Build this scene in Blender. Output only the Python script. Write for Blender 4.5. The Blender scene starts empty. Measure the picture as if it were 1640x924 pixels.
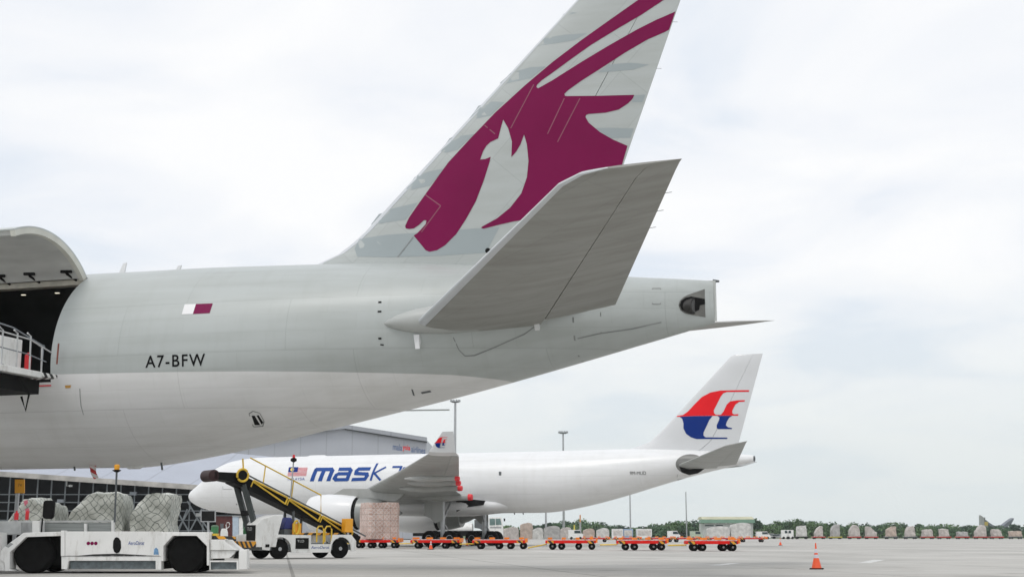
import bpy, bmesh, math, random
from mathutils import Vector, Matrix, noise
from mathutils.geometry import tessellate_polygon
R = math.radians
random.seed(7)
sc = bpy.context.scene
col = sc.collection

# ------------------------------------------------------------------ camera
YAW, PITCH, FPX = -0.2818265, 0.1859831, 2096.6
CAM = Vector((67.601, -36.724, 1.000))
FW = Vector((math.sin(YAW)*math.cos(PITCH), math.cos(YAW)*math.cos(PITCH), math.sin(PITCH)))
RT = Vector((math.cos(YAW), -math.sin(YAW), 0))
UP = RT.cross(FW)
cd = bpy.data.cameras.new('camera'); cam = bpy.data.objects.new('camera', cd); col.objects.link(cam)
cam.matrix_world = Matrix(((RT.x, UP.x, -FW.x, CAM.x), (RT.y, UP.y, -FW.y, CAM.y), (RT.z, UP.z, -FW.z, CAM.z), (0, 0, 0, 1)))
cd.sensor_width = 36; cd.lens = 36*FPX/1640; cd.clip_start = .5; cd.clip_end = 8000
cd.dof.use_dof = True; cd.dof.focus_distance = 42; cd.dof.aperture_fstop = 3.2
sc.camera = cam
sc.render.resolution_x = 1024; sc.render.resolution_y = 576
sc.view_settings.view_transform = 'Standard'; sc.view_settings.look = 'None'
sc.view_settings.exposure = 0.0; sc.view_settings.gamma = 1

# ------------------------------------------------------------------ world and sun
SUN_EL, SUN_AZ = R(58), R(200)      # azimuth measured like the lamp's heading below
w = bpy.data.worlds.new('World'); sc.world = w; w.use_nodes = True
nt = w.node_tree; nt.nodes.clear()
def N(t, k, **kw):
    n = t.nodes.new(k)
    for a, b in kw.items(): setattr(n, a, b)
    return n
L = nt.links.new
sky = N(nt, 'ShaderNodeTexSky', sky_type='NISHITA', sun_disc=False); sky.sun_elevation = SUN_EL; sky.sun_rotation = SUN_AZ
sky.air_density = 1.2; sky.dust_density = 2.0
bg1 = N(nt, 'ShaderNodeBackground'); bg1.inputs[1].default_value = .10; L(sky.outputs[0], bg1.inputs[0])
tc = N(nt, 'ShaderNodeTexCoord'); sp = N(nt, 'ShaderNodeSeparateXYZ'); L(tc.outputs['Generated'], sp.inputs[0])
def M(t, op, a, b=None, clamp=False):
    n = t.nodes.new('ShaderNodeMath'); n.operation = op; n.use_clamp = clamp
    for i, v in enumerate((a, b)):
        if v is None: continue
        if isinstance(v, (int, float)): n.inputs[i].default_value = v
        else: t.links.new(v, n.inputs[i])
    return n.outputs[0]
zz = M(nt, 'ADD', M(nt, 'MAXIMUM', sp.outputs[2], 0), .16)
cb = N(nt, 'ShaderNodeCombineXYZ'); L(M(nt, 'DIVIDE', sp.outputs[0], zz), cb.inputs[0]); L(M(nt, 'DIVIDE', sp.outputs[1], zz), cb.inputs[1])
n1 = N(nt, 'ShaderNodeTexNoise'); n1.inputs['Scale'].default_value = 1.7; n1.inputs['Detail'].default_value = 7; n1.inputs['Roughness'].default_value = .5; n1.inputs['Distortion'].default_value = .5
L(cb.outputs[0], n1.inputs['Vector'])
n2 = N(nt, 'ShaderNodeTexNoise'); n2.inputs['Scale'].default_value = .6; n2.inputs['Detail'].default_value = 3; L(cb.outputs[0], n2.inputs['Vector'])
cr = N(nt, 'ShaderNodeValToRGB'); L(M(nt, 'ADD', M(nt, 'MULTIPLY', n1.outputs[0], .6), M(nt, 'MULTIPLY', n2.outputs[0], .4)), cr.inputs[0])
e = cr.color_ramp.elements; e[0].position = .40; e[0].color = (.77, .83, .91, 1); e[1].position = .57; e[1].color = (1.0, 1.0, 1.0, 1)
m = cr.color_ramp.elements.new(.48); m.color = (.91, .93, .965, 1)
hz = N(nt, 'ShaderNodeMapRange'); L(sp.outputs[2], hz.inputs[0]); hz.inputs[1].default_value = .0; hz.inputs[2].default_value = .20
mx = N(nt, 'ShaderNodeMixRGB'); L(hz.outputs[0], mx.inputs[0]); mx.inputs[1].default_value = (.74, .80, .81, 1); L(cr.outputs[0], mx.inputs[2])
bg2 = N(nt, 'ShaderNodeBackground'); L(mx.outputs[0], bg2.inputs[0]); bg2.inputs[1].default_value = 1.06
ms = N(nt, 'ShaderNodeMixShader'); ms.inputs[0].default_value = .93; L(bg1.outputs[0], ms.inputs[1]); L(bg2.outputs[0], ms.inputs[2])
wo = N(nt, 'ShaderNodeOutputWorld'); L(ms.outputs[0], wo.inputs[0])
sd = bpy.data.lights.new('sun', 'SUN'); sd.energy = .9; sd.angle = R(16); sd.color = (1, .97, .93)
so = bpy.data.objects.new('sun', sd); col.objects.link(so); so.rotation_euler = (R(32), R(-8), R(-10)); so.location = (60, -40, 60)

# ------------------------------------------------------------------ materials
MATS = {}
def mat(name, c, rough=.5, var=.06, scale=2.0, metal=0., coat=0., bump=0., stretch=(1, 1, 1), spec=.5, emit=0):
    if name in MATS: return MATS[name]
    m = bpy.data.materials.new(name); m.use_nodes = True; t = m.node_tree; b = t.nodes['Principled BSDF']
    b.inputs['Roughness'].default_value = rough; b.inputs['Metallic'].default_value = metal
    b.inputs['Coat Weight'].default_value = coat; b.inputs['Specular IOR Level'].default_value = spec
    tc = N(t, 'ShaderNodeTexCoord'); mp = N(t, 'ShaderNodeMapping'); mp.inputs['Scale'].default_value = stretch
    t.links.new(tc.outputs['Object'], mp.inputs[0])
    n = N(t, 'ShaderNodeTexNoise'); n.inputs['Scale'].default_value = scale; n.inputs['Detail'].default_value = 6; t.links.new(mp.outputs[0], n.inputs['Vector'])
    r = N(t, 'ShaderNodeValToRGB'); t.links.new(n.outputs[0], r.inputs[0])
    r.color_ramp.elements[0].position = .3; r.color_ramp.elements[1].position = .7
    r.color_ramp.elements[0].color = (*[max(0, v*(1-var)) for v in c], 1); r.color_ramp.elements[1].color = (*[min(1, v*(1+var)) for v in c], 1)
    t.links.new(r.outputs[0], b.inputs['Base Color'])
    if emit: b.inputs['Emission Color'].default_value = (*c, 1); b.inputs['Emission Strength'].default_value = emit
    if bump:
        bp_ = N(t, 'ShaderNodeBump'); bp_.inputs['Strength'].default_value = bump; bp_.inputs['Distance'].default_value = .05
        t.links.new(n.outputs[0], bp_.inputs['Height']); t.links.new(bp_.outputs[0], b.inputs['Normal'])
    MATS[name] = m; return m
def bsdf(m): return m.node_tree.nodes['Principled BSDF']

white = mat('white_paint', (.78, .785, .79), .35, .03, .4, coat=.2)
def grimy(name, c, k=.55):
    m = mat(name, c, .5, .06, 1.6); t = m.node_tree; b = bsdf(m); l = t.links.new; src = b.inputs['Base Color'].links[0].from_socket
    tc = N(t, 'ShaderNodeTexCoord'); mp = N(t, 'ShaderNodeMapping'); mp.inputs['Scale'].default_value = (2.5, 2.5, .7); l(tc.outputs['Object'], mp.inputs[0])
    n = N(t, 'ShaderNodeTexNoise'); n.inputs['Scale'].default_value = 2.2; n.inputs['Detail'].default_value = 10; n.inputs['Roughness'].default_value = .7; l(mp.outputs[0], n.inputs['Vector'])
    r = N(t, 'ShaderNodeValToRGB'); l(n.outputs[0], r.inputs[0]); r.color_ramp.elements[0].position = .52; r.color_ramp.elements[0].color = (1, 1, 1, 1); r.color_ramp.elements[1].position = .72; r.color_ramp.elements[1].color = (.42, .38, .33, 1)
    mx = N(t, 'ShaderNodeMixRGB', blend_type='MULTIPLY'); mx.inputs[0].default_value = k; l(src, mx.inputs[1]); l(r.outputs[0], mx.inputs[2]); l(mx.outputs[0], b.inputs['Base Color']); return m
vwhite = grimy('vehicle_white', (.80, .80, .78))
dirty = mat('dirty_white', (.52, .53, .52), .6, .25, 2.5)
grey = mat('grey_paint', (.33, .34, .34), .5, .12, 1.5)
dgrey = mat('dark_grey', (.10, .11, .115), .55, .2, 3)
tread = mat('tread_grey', (.13, .155, .165), .7, .3, 8)
black = mat('black', (.005, .005, .005), .7, .3, 3, spec=.2)
rubber = mat('rubber', (.007, .007, .007), .9, .3, 6, spec=.15)
steel = mat('steel', (.42, .43, .44), .35, .12, 3, metal=.6)
bgrey = mat('blue_grey_steel', (.19, .21, .23), .45, .15, 2)
amber = mat('amber', (.85, .38, .02), .4, .05)
yellow = mat('yellow_paint', (.70, .46, .04), .45, .15, 3)
orange = mat('orange_plastic', (.90, .24, .03), .5, .1, 3, spec=.2)
red = mat('red_paint', (.55, .022, .015), .45, .15, 2)
redc = mat('red_cap', (.75, .03, .04), .5, .05)
blue = mat('blue_seat', (.02, .03, .16), .6, .15)
greenp = mat('green_plastic', (.05, .20, .08), .6, .15)
maroon = mat('maroon_livery', (.195, .006, .066), .5, .08, .5, spec=.12)
stripe = mat('grey_livery', (.335, .38, .39), .4, .03, .5)
textk = mat('black_lettering', (.006, .006, .007), .6, 0, spec=.15)
lblue = mat('blue_lettering', (.02, .075, .30), .5, .05, 1, spec=.15)
lred = mat('red_livery', (.80, .012, .02), .5, .04, 1, spec=.15)
dblue = mat('navy_livery', (.003, .028, .20), .5, .04, 1, spec=.12)
glass = mat('dark_glass', (.03, .05, .055), .08, .1)
gglass = mat('green_glass', (.16, .24, .23), .08, .2)

canvas = mat('canvas', (.55, .52, .49), .8, .2, 2)

def planemat(name, up, low, zline, curve, rough, stain=True):
    """two-tone livery split at a height that climbs toward the tail, faint panel seams and streaks"""
    m = bpy.data.materials.new(name); m.use_nodes = True; t = m.node_tree; b = t.nodes['Principled BSDF']; l = t.links.new
    b.inputs['Roughness'].default_value = rough; b.inputs['Coat Weight'].default_value = .10; b.inputs['Coat Roughness'].default_value = .3
    tc = N(t, 'ShaderNodeTexCoord'); s = N(t, 'ShaderNodeSeparateXYZ'); l(tc.outputs['Object'], s.inputs[0])
    fc = N(t, 'ShaderNodeFloatCurve'); cv = fc.mapping.curves[0]
    l(M(t, 'DIVIDE', s.outputs[0], 70), fc.inputs['Value'])
    cv.points[0].location = (0, zline/12); cv.points[1].location = (1, curve[-1][1]/12)
    for x, z in curve: cv.points.new(x/70, z/12)
    for p in cv.points: p.handle_type = 'VECTOR'
    fc.mapping.update()
    f = M(t, 'MULTIPLY', M(t, 'SUBTRACT', s.outputs[2], M(t, 'MULTIPLY', fc.outputs[0], 12)), 60, True)
    mx = N(t, 'ShaderNodeMixRGB'); l(f, mx.inputs[0]); mx.inputs[1].default_value = (*low, 1); mx.inputs[2].default_value = (*up, 1)
    # seams
    cb = N(t, 'ShaderNodeCombineXYZ'); l(s.outputs[0], cb.inputs[0]); l(s.outputs[2], cb.inputs[1])
    br = N(t, 'ShaderNodeTexBrick'); l(cb.outputs[0], br.inputs[0]); br.inputs['Scale'].default_value = 1; br.inputs['Mortar Size'].default_value = .012
    br.inputs['Brick Width'].default_value = 5.3; br.inputs['Row Height'].default_value = 1.55; br.inputs['Mortar Smooth'].default_value = .6
    br.offset = .37
    mx2 = N(t, 'ShaderNodeMixRGB', blend_type='MULTIPLY'); l(M(t, 'MULTIPLY', br.outputs['Fac'], .22), mx2.inputs[0]); l(mx.outputs[0], mx2.inputs[1]); mx2.inputs[2].default_value = (.2, .2, .2, 1)
    # dirt streaks along the flow
    mp = N(t, 'ShaderNodeMapping'); mp.inputs['Scale'].default_value = (.18, 2.2, 2.2); l(tc.outputs['Object'], mp.inputs[0])
    n = N(t, 'ShaderNodeTexNoise'); n.inputs['Scale'].default_value = 1.3; n.inputs['Detail'].default_value = 8; l(mp.outputs[0], n.inputs['Vector'])
    rp = N(t, 'ShaderNodeValToRGB'); l(n.outputs[0], rp.inputs[0]); rp.color_ramp.elements[0].position = .35; rp.color_ramp.elements[0].color = (.84, .84, .82, 1); rp.color_ramp.elements[1].position = .6; rp.color_ramp.elements[1].color = (1, 1, 1, 1)
    mx3 = N(t, 'ShaderNodeMixRGB', blend_type='MULTIPLY'); mx3.inputs[0].default_value = .5 if stain else .25; l(mx2.outputs[0], mx3.inputs[1]); l(rp.outputs[0], mx3.inputs[2])
    # small panels, soot runs down the belly, faint waviness
    br2 = N(t, 'ShaderNodeTexBrick'); l(cb.outputs[0], br2.inputs[0]); br2.inputs['Scale'].default_value = 1; br2.inputs['Mortar Size'].default_value = .006; br2.inputs['Brick Width'].default_value = 1.77; br2.inputs['Row Height'].default_value = .52; br2.inputs['Mortar Smooth'].default_value = .8
    br2.inputs['Color1'].default_value = (1, 1, 1, 1); br2.inputs['Color2'].default_value = (.975, .975, .97, 1); br2.inputs['Mortar'].default_value = (.80, .80, .79, 1)
    m4 = N(t, 'ShaderNodeMixRGB', blend_type='MULTIPLY'); m4.inputs[0].default_value = .75; l(mx3.outputs[0], m4.inputs[1]); l(br2.outputs['Color'], m4.inputs[2])
    mp2 = N(t, 'ShaderNodeMapping'); mp2.inputs['Scale'].default_value = (1.6, .35, .35); l(tc.outputs['Object'], mp2.inputs[0])
    n4 = N(t, 'ShaderNodeTexNoise'); n4.inputs['Scale'].default_value = 1.0; n4.inputs['Detail'].default_value = 9; n4.inputs['Roughness'].default_value = .65; l(mp2.outputs[0], n4.inputs['Vector'])
    r4 = N(t, 'ShaderNodeValToRGB'); l(n4.outputs[0], r4.inputs[0]); r4.color_ramp.elements[0].position = .5; r4.color_ramp.elements[0].color = (1, 1, 1, 1); r4.color_ramp.elements[1].position = .72; r4.color_ramp.elements[1].color = (.76, .74, .70, 1)
    m5 = N(t, 'ShaderNodeMixRGB', blend_type='MULTIPLY'); m5.inputs[0].default_value = .22 if stain else .18; l(m4.outputs[0], m5.inputs[1]); l(r4.outputs[0], m5.inputs[2])
    bpn = N(t, 'ShaderNodeBump'); bpn.inputs['Strength'].default_value = .10; bpn.inputs['Distance'].default_value = .03; l(M(t, 'ADD', n.outputs[0], br2.outputs['Fac']), bpn.inputs['Height']); l(bpn.outputs[0], b.inputs['Normal'])
    l(m5.outputs[0], b.inputs['Base Color'])
    return m
def panelled(name, c, rough, w_, h_, axes=(0, 1), dirt=.6, rot=0):
    m = bpy.data.materials.new(name); m.use_nodes = True; t = m.node_tree; b = t.nodes['Principled BSDF']; l = t.links.new; b.inputs['Roughness'].default_value = rough
    tc = N(t, 'ShaderNodeTexCoord'); s = N(t, 'ShaderNodeSeparateXYZ'); l(tc.outputs['Object'], s.inputs[0]); cb = N(t, 'ShaderNodeCombineXYZ'); l(s.outputs[axes[0]], cb.inputs[0]); l(s.outputs[axes[1]], cb.inputs[1])
    mp = N(t, 'ShaderNodeMapping'); mp.inputs['Rotation'].default_value = (0, 0, rot); l(cb.outputs[0], mp.inputs[0])
    br = N(t, 'ShaderNodeTexBrick'); l(mp.outputs[0], br.inputs[0]); br.inputs['Scale'].default_value = 1; br.inputs['Mortar Size'].default_value = .008; br.inputs['Brick Width'].default_value = w_; br.inputs['Row Height'].default_value = h_; br.offset = .3; br.inputs['Mortar Smooth'].default_value = .7
    br.inputs['Color1'].default_value = (*c, 1); br.inputs['Color2'].default_value = (*[v*.95 for v in c], 1); br.inputs['Mortar'].default_value = (*[v*.72 for v in c], 1)
    mp2 = N(t, 'ShaderNodeMapping'); mp2.inputs['Rotation'].default_value = (0, 0, rot); mp2.inputs['Scale'].default_value = (.3, 2.2, 2.2); l(cb.outputs[0], mp2.inputs[0])
    n = N(t, 'ShaderNodeTexNoise'); n.inputs['Scale'].default_value = 1.2; n.inputs['Detail'].default_value = 9; n.inputs['Roughness'].default_value = .62; l(mp2.outputs[0], n.inputs['Vector'])
    r = N(t, 'ShaderNodeValToRGB'); l(n.outputs[0], r.inputs[0]); r.color_ramp.elements[0].position = .38; r.color_ramp.elements[0].color = (.80, .79, .76, 1); r.color_ramp.elements[1].position = .6; r.color_ramp.elements[1].color = (1, 1, 1, 1)
    mx = N(t, 'ShaderNodeMixRGB', blend_type='MULTIPLY'); mx.inputs[0].default_value = dirt; l(br.outputs['Color'], mx.inputs[1]); l(r.outputs[0], mx.inputs[2]); l(mx.outputs[0], b.inputs['Base Color'])
    bp_ = N(t, 'ShaderNodeBump'); bp_.inputs['Strength'].default_value = .04; bp_.inputs['Distance'].default_value = .01; l(n.outputs[0], bp_.inputs['Height']); l(bp_.outputs[0], b.inputs['Normal'])
    return m
body777 = planemat('grey_over_white', (.455, .485, .475), (.79, .79, .785), 5.72, [(43.6, 5.72), (50, 5.62), (55.6, 5.50), (58, 5.32), (59.5, 5.0), (60.2, 4.0)], .40)
body330 = planemat('white_livery', (.82, .825, .83), (.82, .825, .83), 0, [(50, 0)], .32, False)

wingm = panelled('wing_grey', (.40, .41, .40), .42, 3.0, 1.2, (0, 1), .8, R(30))
def netmat(name, c, net, s=.42, th=.10, blotch=None):
    m = bpy.data.materials.new(name); m.use_nodes = True; t = m.node_tree; b = t.nodes['Principled BSDF']; l = t.links.new
    b.inputs['Roughness'].default_value = .55
    tc = N(t, 'ShaderNodeTexCoord'); s3 = N(t, 'ShaderNodeSeparateXYZ')
    nz = N(t, 'ShaderNodeTexNoise'); nz.inputs['Scale'].default_value = 1.6; l(tc.outputs['Object'], nz.inputs['Vector'])
    va = N(t, 'ShaderNodeVectorMath', operation='MULTIPLY_ADD'); l(nz.outputs['Color'], va.inputs[0]); va.inputs[1].default_value = (.35, .35, .35); l(tc.outputs['Object'], va.inputs[2])
    l(va.outputs[0], s3.inputs[0])
    u = M(t, 'ADD', s3.outputs[0], s3.outputs[1])
    def line(v): return M(t, 'LESS_THAN', M(t, 'FRACT', M(t, 'DIVIDE', v, s)), th)
    ln = M(t, 'MAXIMUM', line(M(t, 'ADD', u, s3.outputs[2])), line(M(t, 'SUBTRACT', u, s3.outputs[2])))
    n = N(t, 'ShaderNodeTexNoise'); n.inputs['Scale'].default_value = 1.1; n.inputs['Detail'].default_value = 7; l(tc.outputs['Object'], n.inputs['Vector'])
    r = N(t, 'ShaderNodeValToRGB'); l(n.outputs[0], r.inputs[0]); r.color_ramp.elements[0].position = .35; r.color_ramp.elements[1].position = .65
    c2 = blotch or [v*.72 for v in c]
    r.color_ramp.elements[0].color = (*c2, 1); r.color_ramp.elements[1].color = (*c, 1)
    mx = N(t, 'ShaderNodeMixRGB'); l(M(t, 'MULTIPLY', ln, .8), mx.inputs[0]); l(r.outputs[0], mx.inputs[1]); mx.inputs[2].default_value = (*net, 1)
    l(mx.outputs[0], b.inputs['Base Color'])
    bp_ = N(t, 'ShaderNodeBump'); bp_.inputs['Strength'].default_value = .6; bp_.inputs['Distance'].default_value = .06; l(M(t, 'SUBTRACT', n.outputs[0], ln), bp_.inputs['Height']); l(bp_.outputs[0], b.inputs['Normal'])
    return m
net1 = netmat('film_under_net', (.62, .63, .58), (.13, .15, .13), .36, .13, (.34, .35, .31))
netfar = netmat('pale_cargo_under_net', (.62, .57, .53), (.38, .34, .33), .5, .12)
netbox = netmat('cartons_under_net', (.60, .42, .34), (.62, .60, .58), .30, .16, (.40, .26, .22))
netf2 = netmat('grey_cargo_under_net', (.50, .49, .47), (.30, .29, .30), .5, .12)
netf3 = netmat('carton_cargo_under_net', (.58, .46, .38), (.40, .36, .34), .5, .12)
def cartonmat():
    m = netmat('cartons_under_net2', (.66, .52, .46), (.70, .68, .67), .34, .22, (.50, .36, .31)); t = m.node_tree; b = t.nodes['Principled BSDF']; l = t.links.new
    tc = N(t, 'ShaderNodeTexCoord'); s = N(t, 'ShaderNodeSeparateXYZ'); l(tc.outputs['Object'], s.inputs[0]); cb = N(t, 'ShaderNodeCombineXYZ'); l(M(t, 'ADD', s.outputs[0], s.outputs[1]), cb.inputs[0]); l(s.outputs[2], cb.inputs[1])
    br = N(t, 'ShaderNodeTexBrick'); l(cb.outputs[0], br.inputs[0]); br.inputs['Scale'].default_value = 1; br.inputs['Brick Width'].default_value = .62; br.inputs['Row Height'].default_value = .47; br.offset = .0; br.inputs['Mortar Size'].default_value = .025
    br.inputs['Color1'].default_value = (1.0, .95, .93, 1); br.inputs['Color2'].default_value = (.85, .76, .72, 1); br.inputs['Mortar'].default_value = (.62, .54, .50, 1)
    mx = N(t, 'ShaderNodeMixRGB', blend_type='MULTIPLY'); mx.inputs[0].default_value = .9; src = b.inputs['Base Color'].links[0].from_socket; l(src, mx.inputs[1]); l(br.outputs['Color'], mx.inputs[2]); l(mx.outputs[0], b.inputs['Base Color']); return m
cartonm = cartonmat()
netw = netmat('white_sheet_cargo', (.68, .67, .64), (.5, .5, .48), .9, .05)

def hazard(name, c1, c2, s, dirx=(1, 1, 1), off=0):
    m = bpy.data.materials.new(name); m.use_nodes = True; t = m.node_tree; b = t.nodes['Principled BSDF']; l = t.links.new
    tc = N(t, 'ShaderNodeTexCoord'); d = N(t, 'ShaderNodeVectorMath', operation='DOT_PRODUCT'); l(tc.outputs['Object'], d.inputs[0]); d.inputs[1].default_value = dirx
    f = M(t, 'LESS_THAN', M(t, 'FRACT', M(t, 'DIVIDE', M(t, 'ADD', d.outputs['Value'], off), s)), .5)
    mx = N(t, 'ShaderNodeMixRGB'); l(f, mx.inputs[0]); mx.inputs[1].default_value = (*c1, 1); mx.inputs[2].default_value = (*c2, 1); l(mx.outputs[0], b.inputs['Base Color'])
    return m
hazyb = hazard('yellow_black_chevrons', (.72, .33, .02), (.02, .02, .02), .42, (1, 1, 1))
hazwb = hazard('white_black_chevrons', (.75, .75, .73), (.02, .02, .02), .30, (1, 1, 1))
hazwr = hazard('red_white_bands', (.65, .6, .58), (.45, .03, .03), .22, (.5, 0, 1))

# ------------------------------------------------------------------ mesh helpers
class MB:
    def __init__(s): s.bm = bmesh.new(); s.mats = []; s.mi = 0
    def use(s, m):
        if m not in s.mats: s.mats.append(m)
        s.mi = s.mats.index(m); return s
    def face(s, vs):
        try:
            f = s.bm.faces.new(vs); f.material_index = s.mi; return f
        except ValueError: return None
    def hexa(s, p):      # 8 points: bottom ring 0-3, top ring 4-7
        v = [s.bm.verts.new(q) for q in p]
        for a in ((3, 2, 1, 0), (4, 5, 6, 7), (0, 1, 5, 4), (1, 2, 6, 5), (2, 3, 7, 6), (3, 0, 4, 7)): s.face([v[i] for i in a])
        return s
    def box(s, x0, x1, y0, y1, z0, z1):
        return s.hexa([(x0, y0, z0), (x1, y0, z0), (x1, y1, z0), (x0, y1, z0), (x0, y0, z1), (x1, y0, z1), (x1, y1, z1), (x0, y1, z1)])
    def tube(s, pts, r, n=8, r2=None, cap=True):
        pts = [Vector(p) for p in pts]; rings = []
        for i, p in enumerate(pts):
            d = (pts[min(i+1, len(pts)-1)]-pts[max(i-1, 0)]).normalized()
            a = d.cross(Vector((0, 0, 1)) if abs(d.z) < .9 else Vector((1, 0, 0))).normalized(); b = d.cross(a)
            rr = r if r2 is None else r+(r2-r)*i/(len(pts)-1)
            rings.append([s.bm.verts.new(p+a*math.cos(2*math.pi*k/n)*rr+b*math.sin(2*math.pi*k/n)*rr) for k in range(n)])
        for A, B in zip(rings, rings[1:]):
            for k in range(n): s.face([A[k], A[(k+1) % n], B[(k+1) % n], B[k]])
        if cap: s.face(rings[0][::-1]); s.face(rings[-1])
        return s
    def lathe(s, c, prof, axis='y', n=24, cap=True):
        """prof: list of (offset along axis, radius)"""
        rings = []
        for o, r in prof:
            ring = []
            for k in range(n):
                a = 2*math.pi*k/n; ca, sa = r*math.cos(a), r*math.sin(a)
                q = {'y': (ca, o, sa), 'x': (o, ca, sa), 'z': (ca, sa, o)}[axis]
                ring.append(s.bm.verts.new((c[0]+q[0], c[1]+q[1], c[2]+q[2])))
            rings.append(ring)
        for A, B in zip(rings, rings[1:]):
            for k in range(n): s.face([A[k], A[(k+1) % n], B[(k+1) % n], B[k]])
        if cap: s.face(rings[0][::-1]); s.face(rings[-1])
        return s
    def prism(s, poly, y0, y1):          # poly in (x,z), extruded along y
        P = [Vector((a, b, 0)) for a, b in poly]
        tri = tessellate_polygon([P])
        A = [s.bm.verts.new((p.x, y0, p.y)) for p in P]; B = [s.bm.verts.new((p.x, y1, p.y)) for p in P]
        for t in tri: s.face([A[i] for i in t]); s.face([B[i] for i in t][::-1])
        n = len(P)
        for i in range(n): s.face([A[i], A[(i+1) % n], B[(i+1) % n], B[i]])
        return s
    def build(s, name, m=None, parent=None, smooth=False, bevel=0, label=None):
        me = bpy.data.meshes.new(name)
        bmesh.ops.recalc_face_normals(s.bm, faces=s.bm.faces)
        s.bm.to_mesh(me); s.bm.free()
        for k in (s.mats or ([m] if m else [])): me.materials.append(k)
        o = bpy.data.objects.new(name, me); col.objects.link(o)
        if parent: o.parent = parent
        if smooth:
            for p in me.polygons: p.use_smooth = True
            me.set_sharp_from_angle(angle=R(38))
        if bevel:
            b = o.modifiers.new('b', 'BEVEL'); b.width = bevel; b.segments = 2; b.limit_method = 'ANGLE'
        if label: o['label'] = label
        return o
def tag(o, label, cat=None, group=None, kind=None):
    if label: o['label'] = label
    if cat: o['category'] = cat
    if group: o['group'] = group
    if kind: o['kind'] = kind
    return o
def thing(name, label, cat, loc=(0, 0, 0), rz=0, group=None):
    o = bpy.data.objects.new(name, None); col.objects.link(o); o.location = loc; o.rotation_euler = (0, 0, rz); o.empty_display_size = .5
    return tag(o, label, cat, group)
def copy_tree(o, parent=None):
    c = o.copy(); col.objects.link(c)
    if parent: c.parent = parent
    for ch in list(o.children): copy_tree(ch, c)
    return c
class Fr:
    """a place on the ground with a heading: turns a photo pixel into a local point on the vertical plane y = Y"""
    def __init__(s, x=0, y=0, rz=0):
        s.o = Vector((x, y, 0)); s.rz = rz; s.c, s.s = math.cos(rz), math.sin(rz)
    def rot(s, v): return Vector((s.c*v.x+s.s*v.y, -s.s*v.x+s.c*v.y, v.z))
    def bp(s, px, py, Y=0):
        d = s.rot(FW+RT*((px-820)/FPX)-UP*((py-462)/FPX)); c = s.rot(CAM-s.o); t = (Y-c.y)/d.y; return c+d*t
    def xz(s, px, py, Y=0): q = s.bp(px, py, Y); return (q.x, q.z)
    def loc(s): return (s.o.x, s.o.y, 0)
def ground(px, py=None, depth=None):
    d = FW+RT*((px-820)/FPX)-UP*((857-462)/FPX if py is None else (py-462)/FPX)
    if depth is not None:
        q = CAM+d*depth; return Vector((q.x, q.y, 0))
    t = -CAM.z/d.z; return CAM+d*t
def facing(px, py=None, depth=None, rz=None):      # a frame square to the view
    g = ground(px, py, depth); return Fr(g.x, g.y, -YAW if rz is None else rz)

def decal(name, polys, fn, m, parent, step=.25, label=None):
    """polys: list of 2D outlines in (u,v); fn maps (u,v) to a point on the skin"""
    bm = bmesh.new()
    for poly in polys:
        P = [Vector((a, b, 0)) for a, b in poly]; V = [bm.verts.new(p) for p in P]
        for t in tessellate_polygon([P]):
            try: bm.faces.new([V[i] for i in t])
            except ValueError: pass
    return decal_bm(name, bm, fn, m, parent, step, label)
def decal_bm(name, bm, fn, m, parent, step, label=None):
    us = [v.co.x for v in bm.verts]; vs = [v.co.y for v in bm.verts]
    for ax, lo, hi in ((0, min(us), max(us)), (1, min(vs), max(vs))):
        k = lo+step
        while k < hi:
            no = (1, 0, 0) if ax == 0 else (0, 1, 0); co = (k, 0, 0) if ax == 0 else (0, k, 0)
            bmesh.ops.bisect_plane(bm, geom=bm.verts[:]+bm.edges[:]+bm.faces[:], plane_co=co, plane_no=no); k += step
    for v in bm.verts: v.co = fn(v.co.x, v.co.y)
    me = bpy.data.meshes.new(name); bm.to_mesh(me); bm.free(); me.materials.append(m)
    for p in me.polygons: p.use_smooth = True
    o = bpy.data.objects.new(name, me); col.objects.link(o); o.parent = parent
    if label: o['label'] = label
    return o
def text_bm(txt, size, shear=0, bold=0, space=1.0):
    cu = bpy.data.curves.new('t', 'FONT'); cu.body = txt; cu.size = size; cu.shear = shear; cu.offset = bold; cu.space_character = space; cu.resolution_u = 4
    o = bpy.data.objects.new('t', cu); col.objects.link(o)
    me = bpy.data.meshes.new_from_object(o.evaluated_get(bpy.context.evaluated_depsgraph_get()))
    bpy.data.objects.remove(o); bpy.data.curves.remove(cu)
    bm = bmesh.new(); bm.from_mesh(me); bpy.data.meshes.remove(me); return bm
def text_fit(name, txt, fn, x0, x1, z0, z1, m, parent, shear=0, bold=0, step=.3, space=1.0, rise=0):
    bm = text_bm(txt, 1, shear, bold, space)
    us = [v.co.x for v in bm.verts]; vs = [v.co.y for v in bm.verts]; a, b, c, d = min(us), max(us), min(vs), max(vs)
    for v in bm.verts:
        u = (v.co.x-a)/(b-a); w_ = (v.co.y-c)/(d-c); v.co = (x0+u*(x1-x0), z0+w_*(z1-z0)+rise*u, 0)
    return decal_bm(name, bm, fn, m, parent, step)

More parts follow.
